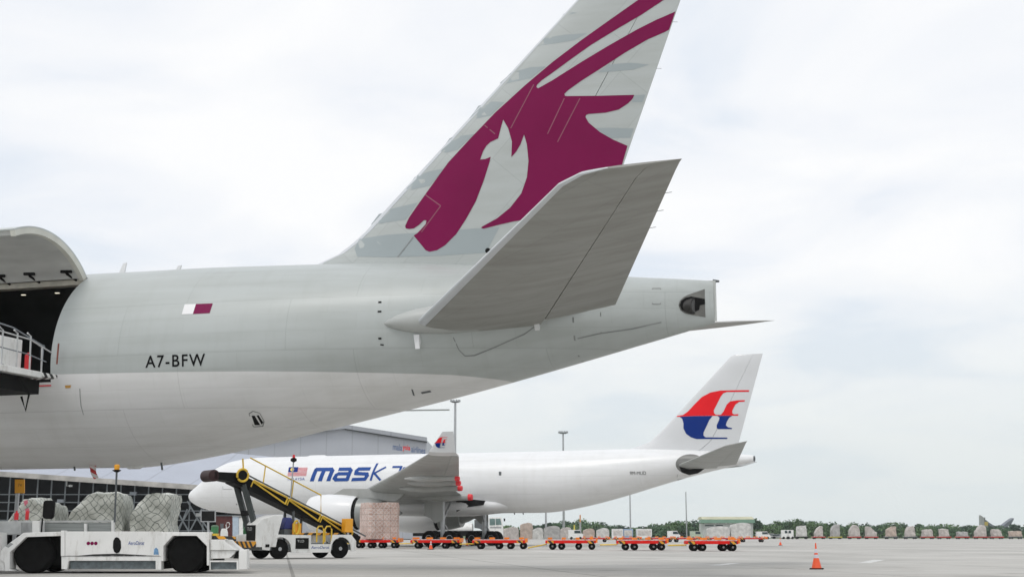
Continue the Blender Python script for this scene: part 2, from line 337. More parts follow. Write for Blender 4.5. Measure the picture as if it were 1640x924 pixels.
def wing_part(secs, u0, u1, tc_, n=10):
    """secs: list of (LE, TE, thickness direction, t/c). Ring of the section between chord fractions u0,u1."""
    def half(u, c, t): return 5*t*c*(.2969*math.sqrt(max(u, 0))-.126*u-.3516*u*u+.2843*u**3-.1036*u**4)
    b = MB(); rings = []
    for le, te, nd, t in secs:
        le, te, nd = Vector(le), Vector(te), Vector(nd); ch = te-le; c = ch.length; ring = []
        us = [u0+(u1-u0)*((1-math.cos(math.pi*i/n))/2 if u0 < .02 else i/n) for i in range(n+1)]
        for u in us: ring.append(le+ch*u+nd*(half(u, c, t)+.002))
        for u in us[::-1]: ring.append(le+ch*u-nd*(half(u, c, t)+.002))
        rings.append([b.bm.verts.new(p) for p in ring])
    m_ = len(rings[0])
    for A, B in zip(rings, rings[1:]):
        for k in range(m_): b.face([A[k], A[(k+1) % m_], B[(k+1) % m_], B[k]])
    b.face(rings[0]); b.face(rings[-1][::-1])
    return b
def lerp(xs, ys, x):
    if x <= xs[0]: return ys[0]
    for i in range(len(xs)-1):
        if x <= xs[i+1]:
            t = (x-xs[i])/(xs[i+1]-xs[i]); return ys[i]+(ys[i+1]-ys[i])*t
    return ys[-1]
def hermite(xs, ys, x):        # smooth monotone interpolation of body lines
    if x <= xs[0]: return ys[0]
    if x >= xs[-1]: return ys[-1]
    i = max(k for k in range(len(xs)) if xs[k] <= x); i = min(i, len(xs)-2)
    def sl(k):
        if k == 0: return (ys[1]-ys[0])/(xs[1]-xs[0])
        if k == len(xs)-1: return (ys[-1]-ys[-2])/(xs[-1]-xs[-2])
        return (ys[k+1]-ys[k-1])/(xs[k+1]-xs[k-1])
    h = xs[i+1]-xs[i]; t = (x-xs[i])/h
    return (2*t**3-3*t*t+1)*ys[i]+(t**3-2*t*t+t)*h*sl(i)+(-2*t**3+3*t*t)*ys[i+1]+(t**3-t*t)*h*sl(i+1)

# ------------------------------------------------------------------ ground
def ground_mat():
    m = bpy.data.materials.new('apron_concrete'); m.use_nodes = True; t = m.node_tree; b = t.nodes['Principled BSDF']; l = t.links.new
    tc = N(t, 'ShaderNodeTexCoord')
    n = N(t, 'ShaderNodeTexNoise'); n.inputs['Scale'].default_value = .12; n.inputs['Detail'].default_value = 9; n.inputs['Roughness'].default_value = .6; l(tc.outputs['Object'], n.inputs['Vector'])
    r = N(t, 'ShaderNodeValToRGB'); l(n.outputs[0], r.inputs[0]); r.color_ramp.elements[0].position = .33; r.color_ramp.elements[1].position = .62
    r.color_ramp.elements[0].color = (.42, .41, .385, 1); r.color_ramp.elements[1].color = (.545, .53, .50, 1)
    mp = N(t, 'ShaderNodeMapping'); mp.inputs['Rotation'].default_value = (0, 0, R(-26)); l(tc.outputs['Object'], mp.inputs[0])
    br = N(t, 'ShaderNodeTexBrick'); l(mp.outputs[0], br.inputs[0]); br.offset = 0; br.inputs['Scale'].default_value = 1; br.inputs['Brick Width'].default_value = 7.5; br.inputs['Row Height'].default_value = 7.5; br.inputs['Mortar Size'].default_value = .05
    br.inputs['Color1'].default_value = (1, 1, 1, 1); br.inputs['Color2'].default_value = (.90, .90, .89, 1); br.inputs['Mortar'].default_value = (.55, .55, .54, 1)
    mx = N(t, 'ShaderNodeMixRGB', blend_type='MULTIPLY'); mx.inputs[0].default_value = .95; l(r.outputs[0], mx.inputs[1]); l(br.outputs['Color'], mx.inputs[2])
    # oil and tyre stains
    n2 = N(t, 'ShaderNodeTexNoise'); n2.inputs['Scale'].default_value = .45; n2.inputs['Detail'].default_value = 5; l(tc.outputs['Object'], n2.inputs['Vector'])
    r2 = N(t, 'ShaderNodeValToRGB'); l(n2.outputs[0], r2.inputs[0]); r2.color_ramp.elements[0].position = .60; r2.color_ramp.elements[1].position = .74; r2.color_ramp.elements[0].color = (1, 1, 1, 1); r2.color_ramp.elements[1].color = (.72, .71, .70, 1)
    mx2 = N(t, 'ShaderNodeMixRGB', blend_type='MULTIPLY'); mx2.inputs[0].default_value = 1; l(mx.outputs[0], mx2.inputs[1]); l(r2.outputs[0], mx2.inputs[2])
    mp3 = N(t, 'ShaderNodeMapping'); mp3.inputs['Rotation'].default_value = (0, 0, R(14)); mp3.inputs['Scale'].default_value = (.03, 1.1, 1); l(tc.outputs['Object'], mp3.inputs[0])
    n5 = N(t, 'ShaderNodeTexNoise'); n5.inputs['Scale'].default_value = 1.0; n5.inputs['Detail'].default_value = 8; n5.inputs['Roughness'].default_value = .65; l(mp3.outputs[0], n5.inputs['Vector'])
    r5 = N(t, 'ShaderNodeValToRGB'); l(n5.outputs[0], r5.inputs[0]); r5.color_ramp.elements[0].position = .52; r5.color_ramp.elements[0].color = (1, 1, 1, 1); r5.color_ramp.elements[1].position = .70; r5.color_ramp.elements[1].color = (.70, .70, .70, 1)
    mx6 = N(t, 'ShaderNodeMixRGB', blend_type='MULTIPLY'); mx6.inputs[0].default_value = .8; l(mx2.outputs[0], mx6.inputs[1]); l(r5.outputs[0], mx6.inputs[2])
    l(mx6.outputs[0], b.inputs['Base Color'])
    r3 = N(t, 'ShaderNodeMapRange'); l(n2.outputs[0], r3.inputs[0]); r3.inputs[1].default_value = .25; r3.inputs[2].default_value = .45; r3.inputs[3].default_value = .55; r3.inputs[4].default_value = .85; l(r3.outputs[0], b.inputs['Roughness'])
    b.inputs['Specular IOR Level'].default_value = .25
    return m
b = MB(); b.face([b.bm.verts.new(p) for p in ((-3000, -400, 0), (3000, -400, 0), (3000, 5000, 0), (-3000, 5000, 0))])
tag(b.build('apron', ground_mat()), 'pale concrete airport apron with joints and faint stains', kind='structure')
gf = facing(1200, depth=395)
b = MB(); b.face([b.bm.verts.new(p) for p in ((-600, 0, .03), (900, 0, .03), (900, 1500, .03), (-600, 1500, .03))])
gr = b.build('grass_field', mat('grass', (.10, .15, .045), .9, .3, .2)); gr.location = gf.loc(); gr.rotation_euler[2] = gf.rz
tag(gr, 'green grass strip beyond the far edge of the apron', kind='structure')
# painted lane line and pale ground patches
pm = mat('road_paint_and_wet_sheen', (.62, .62, .60), .7, .2, 2)
def painted(pts, wdt, name, label):
    b = MB(); P = [Vector((p.x, p.y, .004)) for p in pts]
    for a, c in zip(P, P[1:]):
        d = (c-a).normalized(); n = Vector((-d.y, d.x, 0))*wdt/2
        b.face([b.bm.verts.new(q) for q in (a+n, c+n, c-n, a-n)])
    return tag(b.build(name, pm), label, kind='structure')
painted([ground(1000, 884.5), ground(1660, 884.5)], .12, 'lane_line', 'thin worn white line painted across the apron behind the tall cone')
painted([ground(1143, 905), ground(1178, 901.5)], .45, 'pale_patch', 'short pale patch painted as wet sheen on the apron left of the tall cone')  # bright shine of wet concrete put in as pale colour
painted([ground(1384, 901), ground(1408, 896)], .45, 'pale_patch', 'short pale patch on the apron right of the tall cone')

# ------------------------------------------------------------------ the near freighter
P0 = Fr()
p7 = thing('cargo_plane', 'huge grey and white freighter with maroon antelope emblem and an open side cargo door', 'airplane')
X7 = [0, .5, 1.5, 3, 5, 8, 11, 43.3, 45, 47, 49, 51, 53, 55, 57, 59, 60.5, 62, 62.94]
ZB7 = [5.2, 4.4, 3.95, 3.6, 3.3, 3.12, 3.1, 3.1, 3.11, 3.37, 3.74, 4.15, 4.56, 4.97, 5.42, 5.90, 6.27, 6.64, 6.88]
ZT7 = [5.3, 6.1, 6.8, 7.7, 8.7, 9.2, 9.35, 9.35, 9.33, 9.32, 9.27, 9.21, 9.13, 8.99, 8.81, 8.56, 8.34, 8.2, 8.1]
HW7 = [.02, .75, 1.4, 2.1, 2.65, 3.0, 3.1, 3.1, 3.1, 3.1, 3.02, 2.88, 2.62, 2.28, 1.86, 1.38, 1.0, .5, .10]
ZW7 = [5.25, 5.3, 5.5, 5.8, 6.1, 6.2, 6.2, 6.2, 6.2, 6.2, 6.3, 6.5, 6.75, 7.0, 7.2, 7.35, 7.4, 7.45, 7.5]
def sec7(x): return [lerp(X7, A, x) if x < 12 else hermite(X7, A, x) for A in (HW7, ZT7, ZB7, ZW7)]
def pt7(x, a, off=0):
    hw, zt, zb, zw = sec7(x); s_ = math.sin(a)
    return Vector((x, -(hw+off)*math.cos(a), zw+((zt-zw+off) if s_ > 0 else (zw-zb+off))*s_))
def skin7(x, z, off=.006):
    hw, zt, zb, zw = sec7(x); h = (zt-zw) if z > zw else (zw-zb); s_ = max(-1, min(1, (z-zw)/h))
    a = math.asin(s_); p = pt7(x, a); n = Vector((0, -math.cos(a)/max(hw, .1), s_/h)).normalized(); return p+n*off
def onskin(px, py, skin=skin7, F=P0, Y0=-3):
    def depth_in(Y):          # >0 once the ray has passed under the skin
        q = F.bp(px, py, Y)
        try: k = skin(q.x, q.z, 0)
        except Exception: return -1
        return Y-k.y-(abs(k.z-q.z)*3 if abs(k.z-q.z) > .02 else 0)
    lo, hi, Y = None, None, -3.4
    while Y < .6:
        if depth_in(Y) >= 0: hi = Y; break
        lo = Y; Y += .04
    if hi is None or lo is None: q = F.bp(px, py, Y0); return (q.x, q.z)
    for _ in range(14):
        m_ = (lo+hi)/2
        if depth_in(m_) >= 0: hi = m_
        else: lo = m_
    q = F.bp(px, py, hi); return (q.x, q.z)
DX0, DX1, A0, A1 = 39.72, 43.45, -13.0, 62.0     # door opening
xs = [0, .12, .3, .6, 1, 1.5, 2.2, 3, 4, 5, 6.5, 8, 10, 14, 20, 26, 32, 37, 38.4, DX0, 40.6, 41.5, 42.5, DX1] + [44+.45*i for i in range(42)] + [62.94]
xs = [x for x in xs if x <= 62.94]; xs = sorted(set([x for x in xs if not (62.6 < x < 62.94)]))
angs = sorted(set([A0, A1]+[-90+3.75*i for i in range(96) if abs(-90+3.75*i-A0) > 1.5 and abs(-90+3.75*i-A1) > 1.5]))
b = MB(); G = [[b.bm.verts.new(pt7(x, R(a))) for a in angs] for x in xs]; n = len(angs)
apu = (61.35, 62.55, 6.9, 7.75)
for i in range(len(xs)-1):
    for k in range(n):
        a, a2 = angs[k], angs[(k+1) % n]
        if xs[i] >= DX0-.01 and xs[i+1] <= DX1+.01 and a >= A0-.01 and a2 <= A1+.01 and a2 > a: continue
        b.face([G[i][k], G[i][(k+1) % n], G[i+1][(k+1) % n], G[i+1][k]])
b.face(G[0]); b.face(G[-1][::-1])
fus = b.build('fuselage', body777, p7, smooth=True)
# door reveal and hold
def arcpts(x, r, a0, a1, k=24): return [Vector((x, -r*math.cos(R(a0+(a1-a0)*i/k)), 6.2+r*(1.016 if (a0+(a1-a0)*i/k) > 0 else 1)*math.sin(R(a0+(a1-a0)*i/k)))) for i in range(k+1)]
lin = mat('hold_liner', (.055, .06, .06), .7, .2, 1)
b = MB(); 

# liner skin, open where the door is
seg = [30, DX0-.02, DX1+.02, 46]
for j in range(3):
    A = [b.bm.verts.new(p) for p in arcpts(seg[j], 2.92, -10, 190, 40)]; B = [b.bm.verts.new(p) for p in arcpts(seg[j+1], 2.92, -10, 190, 40)]
    for k in range(40):
        am = -10+5*(k+.5)
        if j == 1 and am < 60: continue
        b.face([A[k], A[k+1], B[k+1], B[k]])
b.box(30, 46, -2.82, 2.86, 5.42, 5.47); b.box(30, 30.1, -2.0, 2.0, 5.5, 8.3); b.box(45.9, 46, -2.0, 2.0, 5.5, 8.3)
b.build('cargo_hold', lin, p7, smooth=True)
for x in (DX0, DX1):
    b = MB(); x_ = x+(.004 if x == DX1 else -.004); A = [b.bm.verts.new(p) for p in arcpts(x_, 3.088, A0, A1)]; B = [b.bm.verts.new(p) for p in arcpts(x_, 2.9, A0, A1)]
    for k in range(24): b.face([A[k], A[k+1], B[k+1], B[k]])
    b.build('door_frame', mat('door_jamb', (.35, .36, .34), .5, .15, 3), p7)
b = MB(); q = arcpts(0, 3.08, A0, A0+2, 1); b.box(DX0, DX1, q[0].y, q[0].y+.26, q[0].z-.12, q[0].z-.006)
b.build('door_sill', redc, p7)
b = MB(); q = arcpts(0, 3.07, A1, A1+4, 1); b.box(DX0, DX1, q[0].y-.10, q[0].y+.22, q[0].z-.20, q[0].z-.02); b.build('header_beam', mat('primer_beam', (.42, .40, .34), .5, .2, 3), p7)
for px, py in ((38, 472), (92, 469)):
    q = P0.bp(px, py, 0.3)
    if q.x < DX1-.1 or True:
        b = MB(); b.box(q.x-.07, q.x+.07, .25, .33, q.z-.02, q.z); b.build('hold_lamp', mat('lamp_lit', (1, .93, .75), .4, 0, emit=.9), p7)
# open cargo door: curved shell swung up about its hinge
hng = Vector((0, -3.1*math.cos(R(A1)), 6.2+3.15*math.sin(R(A1)))); PHI = R(-77)
def swing(p):
    v = p-hng; c_, s_ = math.cos(PHI), math.sin(PHI); return Vector((p.x, hng.y+v.y*c_-v.z*s_, hng.z+v.y*s_+v.z*c_))
dr = MB(); dxs = [DX0+.03, DX0+.12, 41.0, 42.2, DX1-.12, DX1-.03]
def shell(mb, r0, r1, xa, xb, a0, a1, k=26):
    A = [arcpts(x, r, a0, a1, k) for x in (xa, xb) for r in (r0, r1)]
    V = [[mb.bm.verts.new(swing(Vector((p.x, p.y, p.z)))) for p in L_] for L_ in A]
    for i in range(k):
        mb.face([V[0][i], V[0][i+1], V[2][i+1], V[2][i]]); mb.face([V[1][i], V[3][i], V[3][i+1], V[1][i+1]])
        mb.face([V[0][i], V[1][i], V[1][i+1], V[0][i+1]]); mb.face([V[2][i], V[2][i+1], V[3][i+1], V[3][i]])
    mb.face([V[0][0], V[2][0], V[3][0], V[1][0]]); mb.face([V[0][k], V[1][k], V[3][k], V[2][k]])
shell(dr, 3.10, 3.06, DX0+.03, DX1-.03, A0+.5, A1-.5)
door = dr.build('cargo_door', mat('door_outer', (.50, .535, .525), .35, .04, 1), p7, smooth=True)
dr = MB(); shell(dr, 3.056, 2.90, DX0+.18, DX1-.20, A0+2, A1-2); dr.build('door_liner', mat('door_liner', (.50, .51, .49), .55, .12, .8, stretch=(1, 3, 3)), door, smooth=True)
dr = MB(); shell(dr, 3.056, 2.88, DX1-.196, DX1-.03, A0+.5, A1-.5); dr.build('door_edge', mat('primer_edge', (.60, .60, .54), .45, .1, 2), door, smooth=True)
dr = MB(); shell(dr, 3.056, 2.88, DX0+.03, DX0+.176, A0+.5, A1-.5); dr.build('door_edge', MATS['primer_edge'], door, smooth=True)
for x in (42.95, 41.6, 40.5):
    h = MB(); P = [swing(p) for p in arcpts(x, 2.86, 54, 57, 2)]
    h.tube([P[0], P[1], (x+.16, hng.y+.02, hng.z-.12)], .04, 6); h.tube([P[0]+Vector((-.18, 0, .02)), P[0]+Vector((.20, 0, .0))], .05, 6)
    h.build('hinge_arm', black, door)

# fin
FZ = [8.6, 9.3, 9.55, 9.9, 10.21, 17.05, 18.9]; FL = [49.6, 50.7, 51.35, 51.86, 52.23, 59.05, 60.9]
FT = [59.25, 59.5, 59.6, 59.72, 59.84, 62.34, 63.0]
def finline(z): return lerp(FZ, FL, z), lerp(FZ, FT, z)
FTC = .085
zsf = [8.6, 9.0, 9.3, 9.42, 9.55, 9.72, 9.9, 10.05, 10.21] + [10.21+.87*i for i in range(1, 10)] + [18.6, 18.9]
fsec = [((finline(z)[0], 0, z), (finline(z)[1], 0, z), (0, 1, 0), FTC if z < 18.7 else .03) for z in zsf]
def skinfin(x, z, off=.006):
    a, c = finline(z); ch = c-a; u = min(max((x-a)/ch, 0.0), .995)
    return Vector((x, -5*FTC*ch*(.2969*math.sqrt(u)-.126*u-.3516*u*u+.2843*u**3-.1036*u**4)-.002-off, z))
finm = panelled('fin_grey', (.475, .505, .495), .42, 2.6, 1.3, (0, 2), .35, R(-48))
fin = wing_part(fsec, .035, .70, FTC, 14).build('fin', finm, p7, smooth=True)
wing_part(fsec, 0, .033, FTC, 8).build('leading_edge', mat('bare_edge', (.62, .64, .66), .3, .03, metal=.3), fin, smooth=True)
wing_part(fsec, .704, 1, FTC, 8).build('rudder', finm, fin, smooth=True)
OX = [(649,362),(655,349),(666,333),(681.6,311),(718,260.5),(754,221.6),(793,181),(816,160),(840,138),(885,100),(931,65),(976,33),(1023,0),(1060,-24),(1103,-48),
      (1095,-18),(1064,0),(1028,24),(991,45.5),(946,73),(915,95),(885,117),(868,129),(860.5,136),(859,140),(862,142),(885,129),(931,100),(976,73),(1022,47),(1052,32),(1083,19),(1074,48),(1037,64),(1001,85),(961,111),(931,130),(910,145),(904,151),(905,154),(908,154.5),(961,154),(1016,152.5),(1013,159),(1006,166),(991,176),(970,181),(943,183),(939,184.5),(937.6,187.5),(943,197),(961,212),(982,224),(1005,234),(998,258),(990,290),(900,345),(835,353),(822,355),(798,360.5),(775,366.5),(771,365.5),(771.5,363.5),(796,350),(817,333),(835,310),(844,284),(846.5,258),(844,232),(839.5,216),(833.5,232),(827,243),(819,252),(820,227),(814,206),(806,192),(802,206),(798,222),(785.5,228),(779,234),(774,242),(769,256),(777.7,255),(786,251.5),(784,260.5),(775,289),(762,323),(746.5,351),(731,375),(713,393),(700,401),(688,403.5),(682,401),(662.6,377.4),(668,374),(674,368),(682,359),(683,353),(679,353),(671,360.5),(663,366),(655.6,367),(650,366)]
def onfin(px, py): return onskin(px, py, skinfin, P0, -.3)
def curve(P): return P
decal('antelope_emblem', [[onfin(x, y) for x, y in OX]], lambda u, v: skinfin(min(u, finline(v)[1]-.03), v, .008), maroon, fin, .35)
ST = [[(568,398),(576,383),(620,376),(690,372),(760,366),(800,364),(778,405),(700,410),(620,412),(572,411)],
      [(594,360),(607,343),(630,334),(668,325),(660,338),(650,352),(610,358)],
      [(651,303),(664,284),(690,274),(712,270),(695,290),(688,298),(660,304)],
      [(706,243),(720,222),(745,217),(760,215),(733,240),(715,245)],
      [(752,190),(766,170),(790,163),(808,164),(785,186),(765,190)],
      [(800,134),(818,118),(850,108),(874,107),(850,126),(812,134)],
      [(857,74),(872,62),(905,56),(940,54),(920,65),(890,70),(862,74)],
      [(900,24),(912,20),(925,21),(912,24)],
      [(958,116),(975,104),(1010,101),(1040,104),(1015,112),(960,117)],
      [(1012,164),(1016,153),(1034,152),(1029,164)],
      [(944,206),(975,205),(1015,206),(1010,221),(968,222)]]
for q in ST: decal('livery_band', [[onfin(x, y) for x, y in q]], lambda u, v: skinfin(u, v, .004), stripe, fin, .35)
def hair(px0, px1, skin, onf, wdt, mt, name, par):
    a = Vector(onf(*px0)); c = Vector(onf(*px1)); d = (c-a).normalized(); nn = Vector((-d.y, d.x))*wdt/2
    return decal(name, [[tuple(a+nn), tuple(c+nn), tuple(c-nn), tuple(a-nn)]], skin, mt, par, .4)
seam = mat('panel_seam', (.24, .25, .245), .6, .2); seamr = mat('panel_seam_pale', (.26, .08, .12), .5, .1)
for a, c in (((793,215),(776,201)),((681,312),(706,330)),((706,330),(675,372)),((904,158),(877,215)),((929,158),(893,228)),((662,380),(637,412)),((818,206),(855,136))):
    hair(a, c, lambda u, v: skinfin(u, v, .011), onfin, .03, seam if a[0] == 662 else seamr, 'access_panel_seam', fin)

# tailplanes
def stab(sgn, parent):
    k = sgn
    S = [((53.2, k*.3, 6.65), (59.9, k*.3, 6.98), .10), ((54.7, k*2.25, 6.83), (60.6, k*2.25, 7.26), .095), ((60.95, k*10.2, 8.42), (63.5, k*10.2, 8.53), .085), ((61.5, k*10.62, 8.5), (63.66, k*10.62, 8.59), .07), ((62.1, k*10.77, 8.54), (63.73, k*10.77, 8.61), .03)]
    up = Vector((0, -k*.17, 1)).normalized()
    S = [(a, c, up, t) for a, c, t in S]
    lm = MATS.get('tp') or MATS.setdefault('tp', panelled('tailplane_grey', (.335, .335, .315), .45, 2.2, 1.1, (0, 1), .9, R(38) if sgn < 0 else R(-38)))
    st = wing_part(S, .045, .665, 0, 12).build('tailplane', lm, parent, smooth=True)
    wing_part(S, 0, .043, 0, 7).build('leading_edge', MATS['bare_edge'], st, smooth=True)
    # elevator stops short of the body
    def mixs(A, B, t): return tuple([A[0][i]+(B[0][i]-A[0][i])*t for i in range(3)]), tuple([A[1][i]+(B[1][i]-A[1][i])*t for i in range(3)]), up, A[3]+(B[3]-A[3])*t
    E = [mixs(S[1], S[2], -.04)]+[mixs(S[1], S[2], .5)]+S[2:]
    wing_part(E, .67, 1, 0, 8).build('elevator', lm, st, smooth=True)
    f = MB()
    prof = [(53.9, .02), (54.0, .10), (54.3, .22), (54.8, .34), (55.5, .42), (56.5, .42), (58, .30), (59.6, .10), (60.3, .02)]
    rings = []
    for x, r in prof:
        cy = k*(abs(skin7(min(x, 62), 6.9, 0).y)-.02-.0*r); cz = 6.90+.065*(x-54)
        rings.append([f.bm.verts.new((x, cy+k*r*1.1*math.cos(2*math.pi*q/20), cz+r*1.0*math.sin(2*math.pi*q/20))) for q in range(20)])
    for A, B in zip(rings, rings[1:]):
        for q in range(20): f.face([A[q], A[(q+1) % 20], B[(q+1) % 20], B[q]])
    f.build('root_fairing', mat('fairing_grey', (.44, .455, .44), .38, .05, 1), st, smooth=True)
    return st
sL = stab(-1, p7); sR = stab(1, p7)
for i in range(3):
    a = Vector((60.6, -2.25, 7.26)).lerp(Vector((63.5, -10.2, 8.53)), .62+.12*i)
    b = MB(); b.tube([a, a+Vector((.15, -.02, .01))], .007, 5); b.build('static_wick', dgrey, sL)
for z in (14.6, 16.0):
    b = MB(); x_ = finline(z)[1]; b.tube([(x_-.02, 0, z), (x_+.14, 0, z-.02)], .006, 5); b.build('static_wick', dgrey, fin)
b = MB(); q = P0.bp(782, 402, -5.6); b.lathe((q.x, q.y, q.z), [(-.06, .02), (-.05, .07), (.05, .07), (.06, .02)], 'y', 10); b.build('edge_light', black, sL)

# exhaust at the tail blade: recessed trough with a pipe
b = MB(); tr = [onskin(x, y) for x, y in ((1087,489),(1089,482),(1095,476),(1103,472),(1129,463),(1130,508),(1112,505),(1098,502),(1090,497))]
decal('exhaust_trough', [tr], lambda u, v: skin7(u, v, .012), mat('soot_metal', (.13, .13, .12), .5, .5, 2), p7, .3)
q = onskin(1105, 489); c0 = skin7(q[0], q[1], .03)
b = MB(); pa0, pa1 = c0+Vector((-.25, .20, .0)), c0+Vector((.12, .06, -.02))
b.tube([pa0, pa1], .225, 24); b.build('exhaust_pipe', mat('burnt_steel', (.05, .048, .045), .35, .3, 6, metal=.5), p7, smooth=True)
b = MB(); b.tube([pa1+(pa1-pa0)*.004, pa1+(pa1-pa0)*.02], .18, 24); b.build('pipe_mouth', mat('pipe_inner', (.09, .09, .088), .4, .3, 6), p7)
decal('exhaust_opening_dark', [[onskin(x, y) for x, y in ((1089,489),(1091,482),(1098,477),(1107,475),(1118,477),(1129,479),(1129.5,487),(1121,489),(1120,496),(1112,500),(1100,500),(1092,496))]], lambda u, v: skin7(u, v, .018), black, p7, .3)  # flat black patch standing in for the shaded inside of the exhaust opening
b = MB(); b.box(62.78, 63.0, -.05, .05, 6.95, 8.1); b.build('tail_blade', mat('blade_grey', (.5, .52, .5), .4, .08, 3), p7)
b = MB(); b.tube([(62.92, 0, 8.10), (63.10, 0, 8.08)], .05, 8, .03); b.build('tail_lamp', dgrey, p7)
# marks on the skin
q0, q1 = onskin(233, 588), onskin(329, 586); qh = onskin(250, 570)
text_fit('registration_lettering', 'A7-BFW', lambda u, v: skin7(u, v, .008), q0[0], q1[0], q0[1]-.02, qh[1]+.02, textk, p7, bold=.012, space=1.18)
F1 = [onskin(*p) for p in ((296,487.5),(314,487),(309,503),(291,503.5))]; F2 = [onskin(*p) for p in ((314,487),(341,486),(336,501.5),(309,503))]
decal('flag_white', [F1], lambda u, v: skin7(u, v, .008), mat('flag_white', (.8, .8, .8), .4, 0), p7, .3)
decal('flag_maroon', [F2], lambda u, v: skin7(u, v, .008), maroon, p7, .3)
def sline(pts, wdt=.03, mt=seam, name='skin_seam', par=p7):
    P = [Vector(onskin(*p)) for p in pts]; polys = []
    for a, c in zip(P, P[1:]):
        d = (c-a).normalized(); nn = Vector((-d.y, d.x))*wdt/2; polys.append([tuple(a+nn), tuple(c+nn), tuple(c-nn), tuple(a-nn)])
    return decal(name, polys, lambda u, v: skin7(u, v, .008), mt, par, .5)
sline([(918,508),(920,540),(927,570),(934,579)], .045)
sline([(726,540),(735,560),(745,570),(760,569),(790,557),(840,535),(866,516)])
sline([(925,542),(960,534),(1010,527),(1059,516),(1063,541)])
sline([(962,500),(963,534)]); sline([(1045,462),(1045,487),(1058,487),(1058,462),(1045,462)], .02)
sline([(128,622),(130,650),(134,664)], .02)
sline([(612,553),(612,551)], .10, black, 'static_port'); sline([(606,484),(611,484)], .05, black, 'static_port'); sline([(605,499),(611,499)], .05, black, 'static_port'); sline([(606,542),(611,542)], .05, black, 'static_port')
sline([(660,623),(663,633)], .04, dgrey, 'drain_slot'); sline([(675,629),(690,626)], .04, dgrey, 'drain_slot')
for P in (((403,665),(408,665),(417,680),(408,680)), ((411,665),(414,664),(422,676),(419,679))):
    decal('outflow_valve', [[onskin(*p) for p in P]], lambda u, v: skin7(u, v, .01), black, p7, .4)
sline([(399,662),(405,658),(416,661),(423,674),(421,682),(406,683),(399,662)], .02, seam, 'valve_rim')
decal('warning_sticker', [[onskin(*p) for p in ((104,617),(114,616.5),(113,621),(105,621.5))]], lambda u, v: skin7(u, v, .008), mat('sticker_orange', (.6, .33, .08), .5, .1), p7, .4)
for p, h in (((672,541), 17), ((863,517), 12)):
    a = Vector((*onskin(p[0]-3, p[1]), 0)); c = skin7(a.x, a.y, .0)
    b = MB(); s_ = h/52
    b.hexa([(c.x-.03, c.y-.10, c.z-s_), (c.x+.10, c.y-.10, c.z-s_), (c.x+.10, c.y-.07, c.z-s_), (c.x-.03, c.y-.07, c.z-s_), (c.x-.09, c.y-.10, c.z+.08), (c.x+.07, c.y-.10, c.z+.08), (c.x+.07, c.y+.15, c.z+.08), (c.x-.09, c.y+.15, c.z+.08)])
    b.build('drain_mast', white, p7)
for P in (((190,440),(198,422),(203,421),(199,440)), ((281,434),(286,426),(291,425),(288,434))):
    b = MB(); b.prism([P0.xz(x, y, 0) for x, y in P], -.03, .03); b.build('antenna', white, p7)
for px, py in ((118,753),(258,752)):
    q = P0.bp(px, py-6, -.4); b = MB(); b.tube([(q.x, q.y, q.z+.1), (q.x+.05, q.y, q.z-.12)], .03, 6); b.build('drain_mast', dgrey, p7)
q = P0.bp(215, 750, -.3); b = MB(); b.lathe((q.x, q.y, 3.13), [(-.35, .02), (-.2, .10), (.2, .10), (.35, .02)], 'x', 12); b.build('belly_fairing', vwhite, p7, smooth=True)
# a red and white streamer hanging from the belly
F = P0; q = F.bp(140, 742, -.6); q2 = F.bp(150, 767, -.6)
b = MB(); pts = []
for i in range(9):
    t = i/8; x = q.x+(q2.x-q.x)*t; z = q.z+(q2.z-q.z)*t; wv = .04*math.sin(t*7)
    pts.append((b.bm.verts.new((x, q.y+wv, z)), b.bm.verts.new((x+.21*(1-.4*t), q.y+.05+wv, z+.05))))
for A, B in zip(pts, pts[1:]): b.face([A[0], A[1], B[1], B[0]])
o = b.build('streamer', hazwr); sm = o.modifiers.new('s', 'SOLIDIFY'); sm.thickness = .012
tag(o, 'red and white striped warning streamer hanging below the near freighter', 'streamer')
# wings and undercarriage of the near freighter (left of the frame, they carry it)
for k in (-1, 1):
    S = [((23, k*2.6, 4.3), (36.5, k*2.6, 4.0), (0, 0, 1), .11), ((31, k*10.5, 4.9), (38.8, k*10.5, 4.75), (0, 0, 1), .10), ((46.5, k*32, 7.3), (49, k*32, 7.25), (0, 0, 1), .09)] if k > 0 else \
        [((23, k*2.6, 4.3), (36.5, k*2.6, 4.0), (0, 0, 1), .11), ((29, k*9, 4.8), (37.5, k*9, 4.65), (0, 0, 1), .10)]
    if k > 0: wing_part(S[:2], 0, 1, 0, 10).build('wing', wingm, p7, smooth=True)
    else: wing_part(S, 0, 1, 0, 10).build('wing', wingm, p7, smooth=True)
    g = MB(); g.use(steel).tube([(34.2, k*5.5, 4.4), (34.2, k*5.5, .8)], .2, 12); g.use(rubber)
    for dx in (-1.45, 0, 1.45):
        for dy in (-.5, .5): g.lathe((34.2+dx, k*5.5+dy, .66), [(-.22, .5), (-.18, .66), (.18, .66), (.22, .5)], 'y', 20)
    g.build('main_gear', None, p7, smooth=True)
g = MB(); g.use(steel).tube([(6, 0, 4.2), (6, 0, .6)], .12, 10); g.use(rubber)
for dy in (-.35, .35): g.lathe((6, dy, .54), [(-.18, .4), (-.14, .54), (.14, .54), (.18, .4)], 'y', 18)
g.build('nose_gear', None, p7, smooth=True)

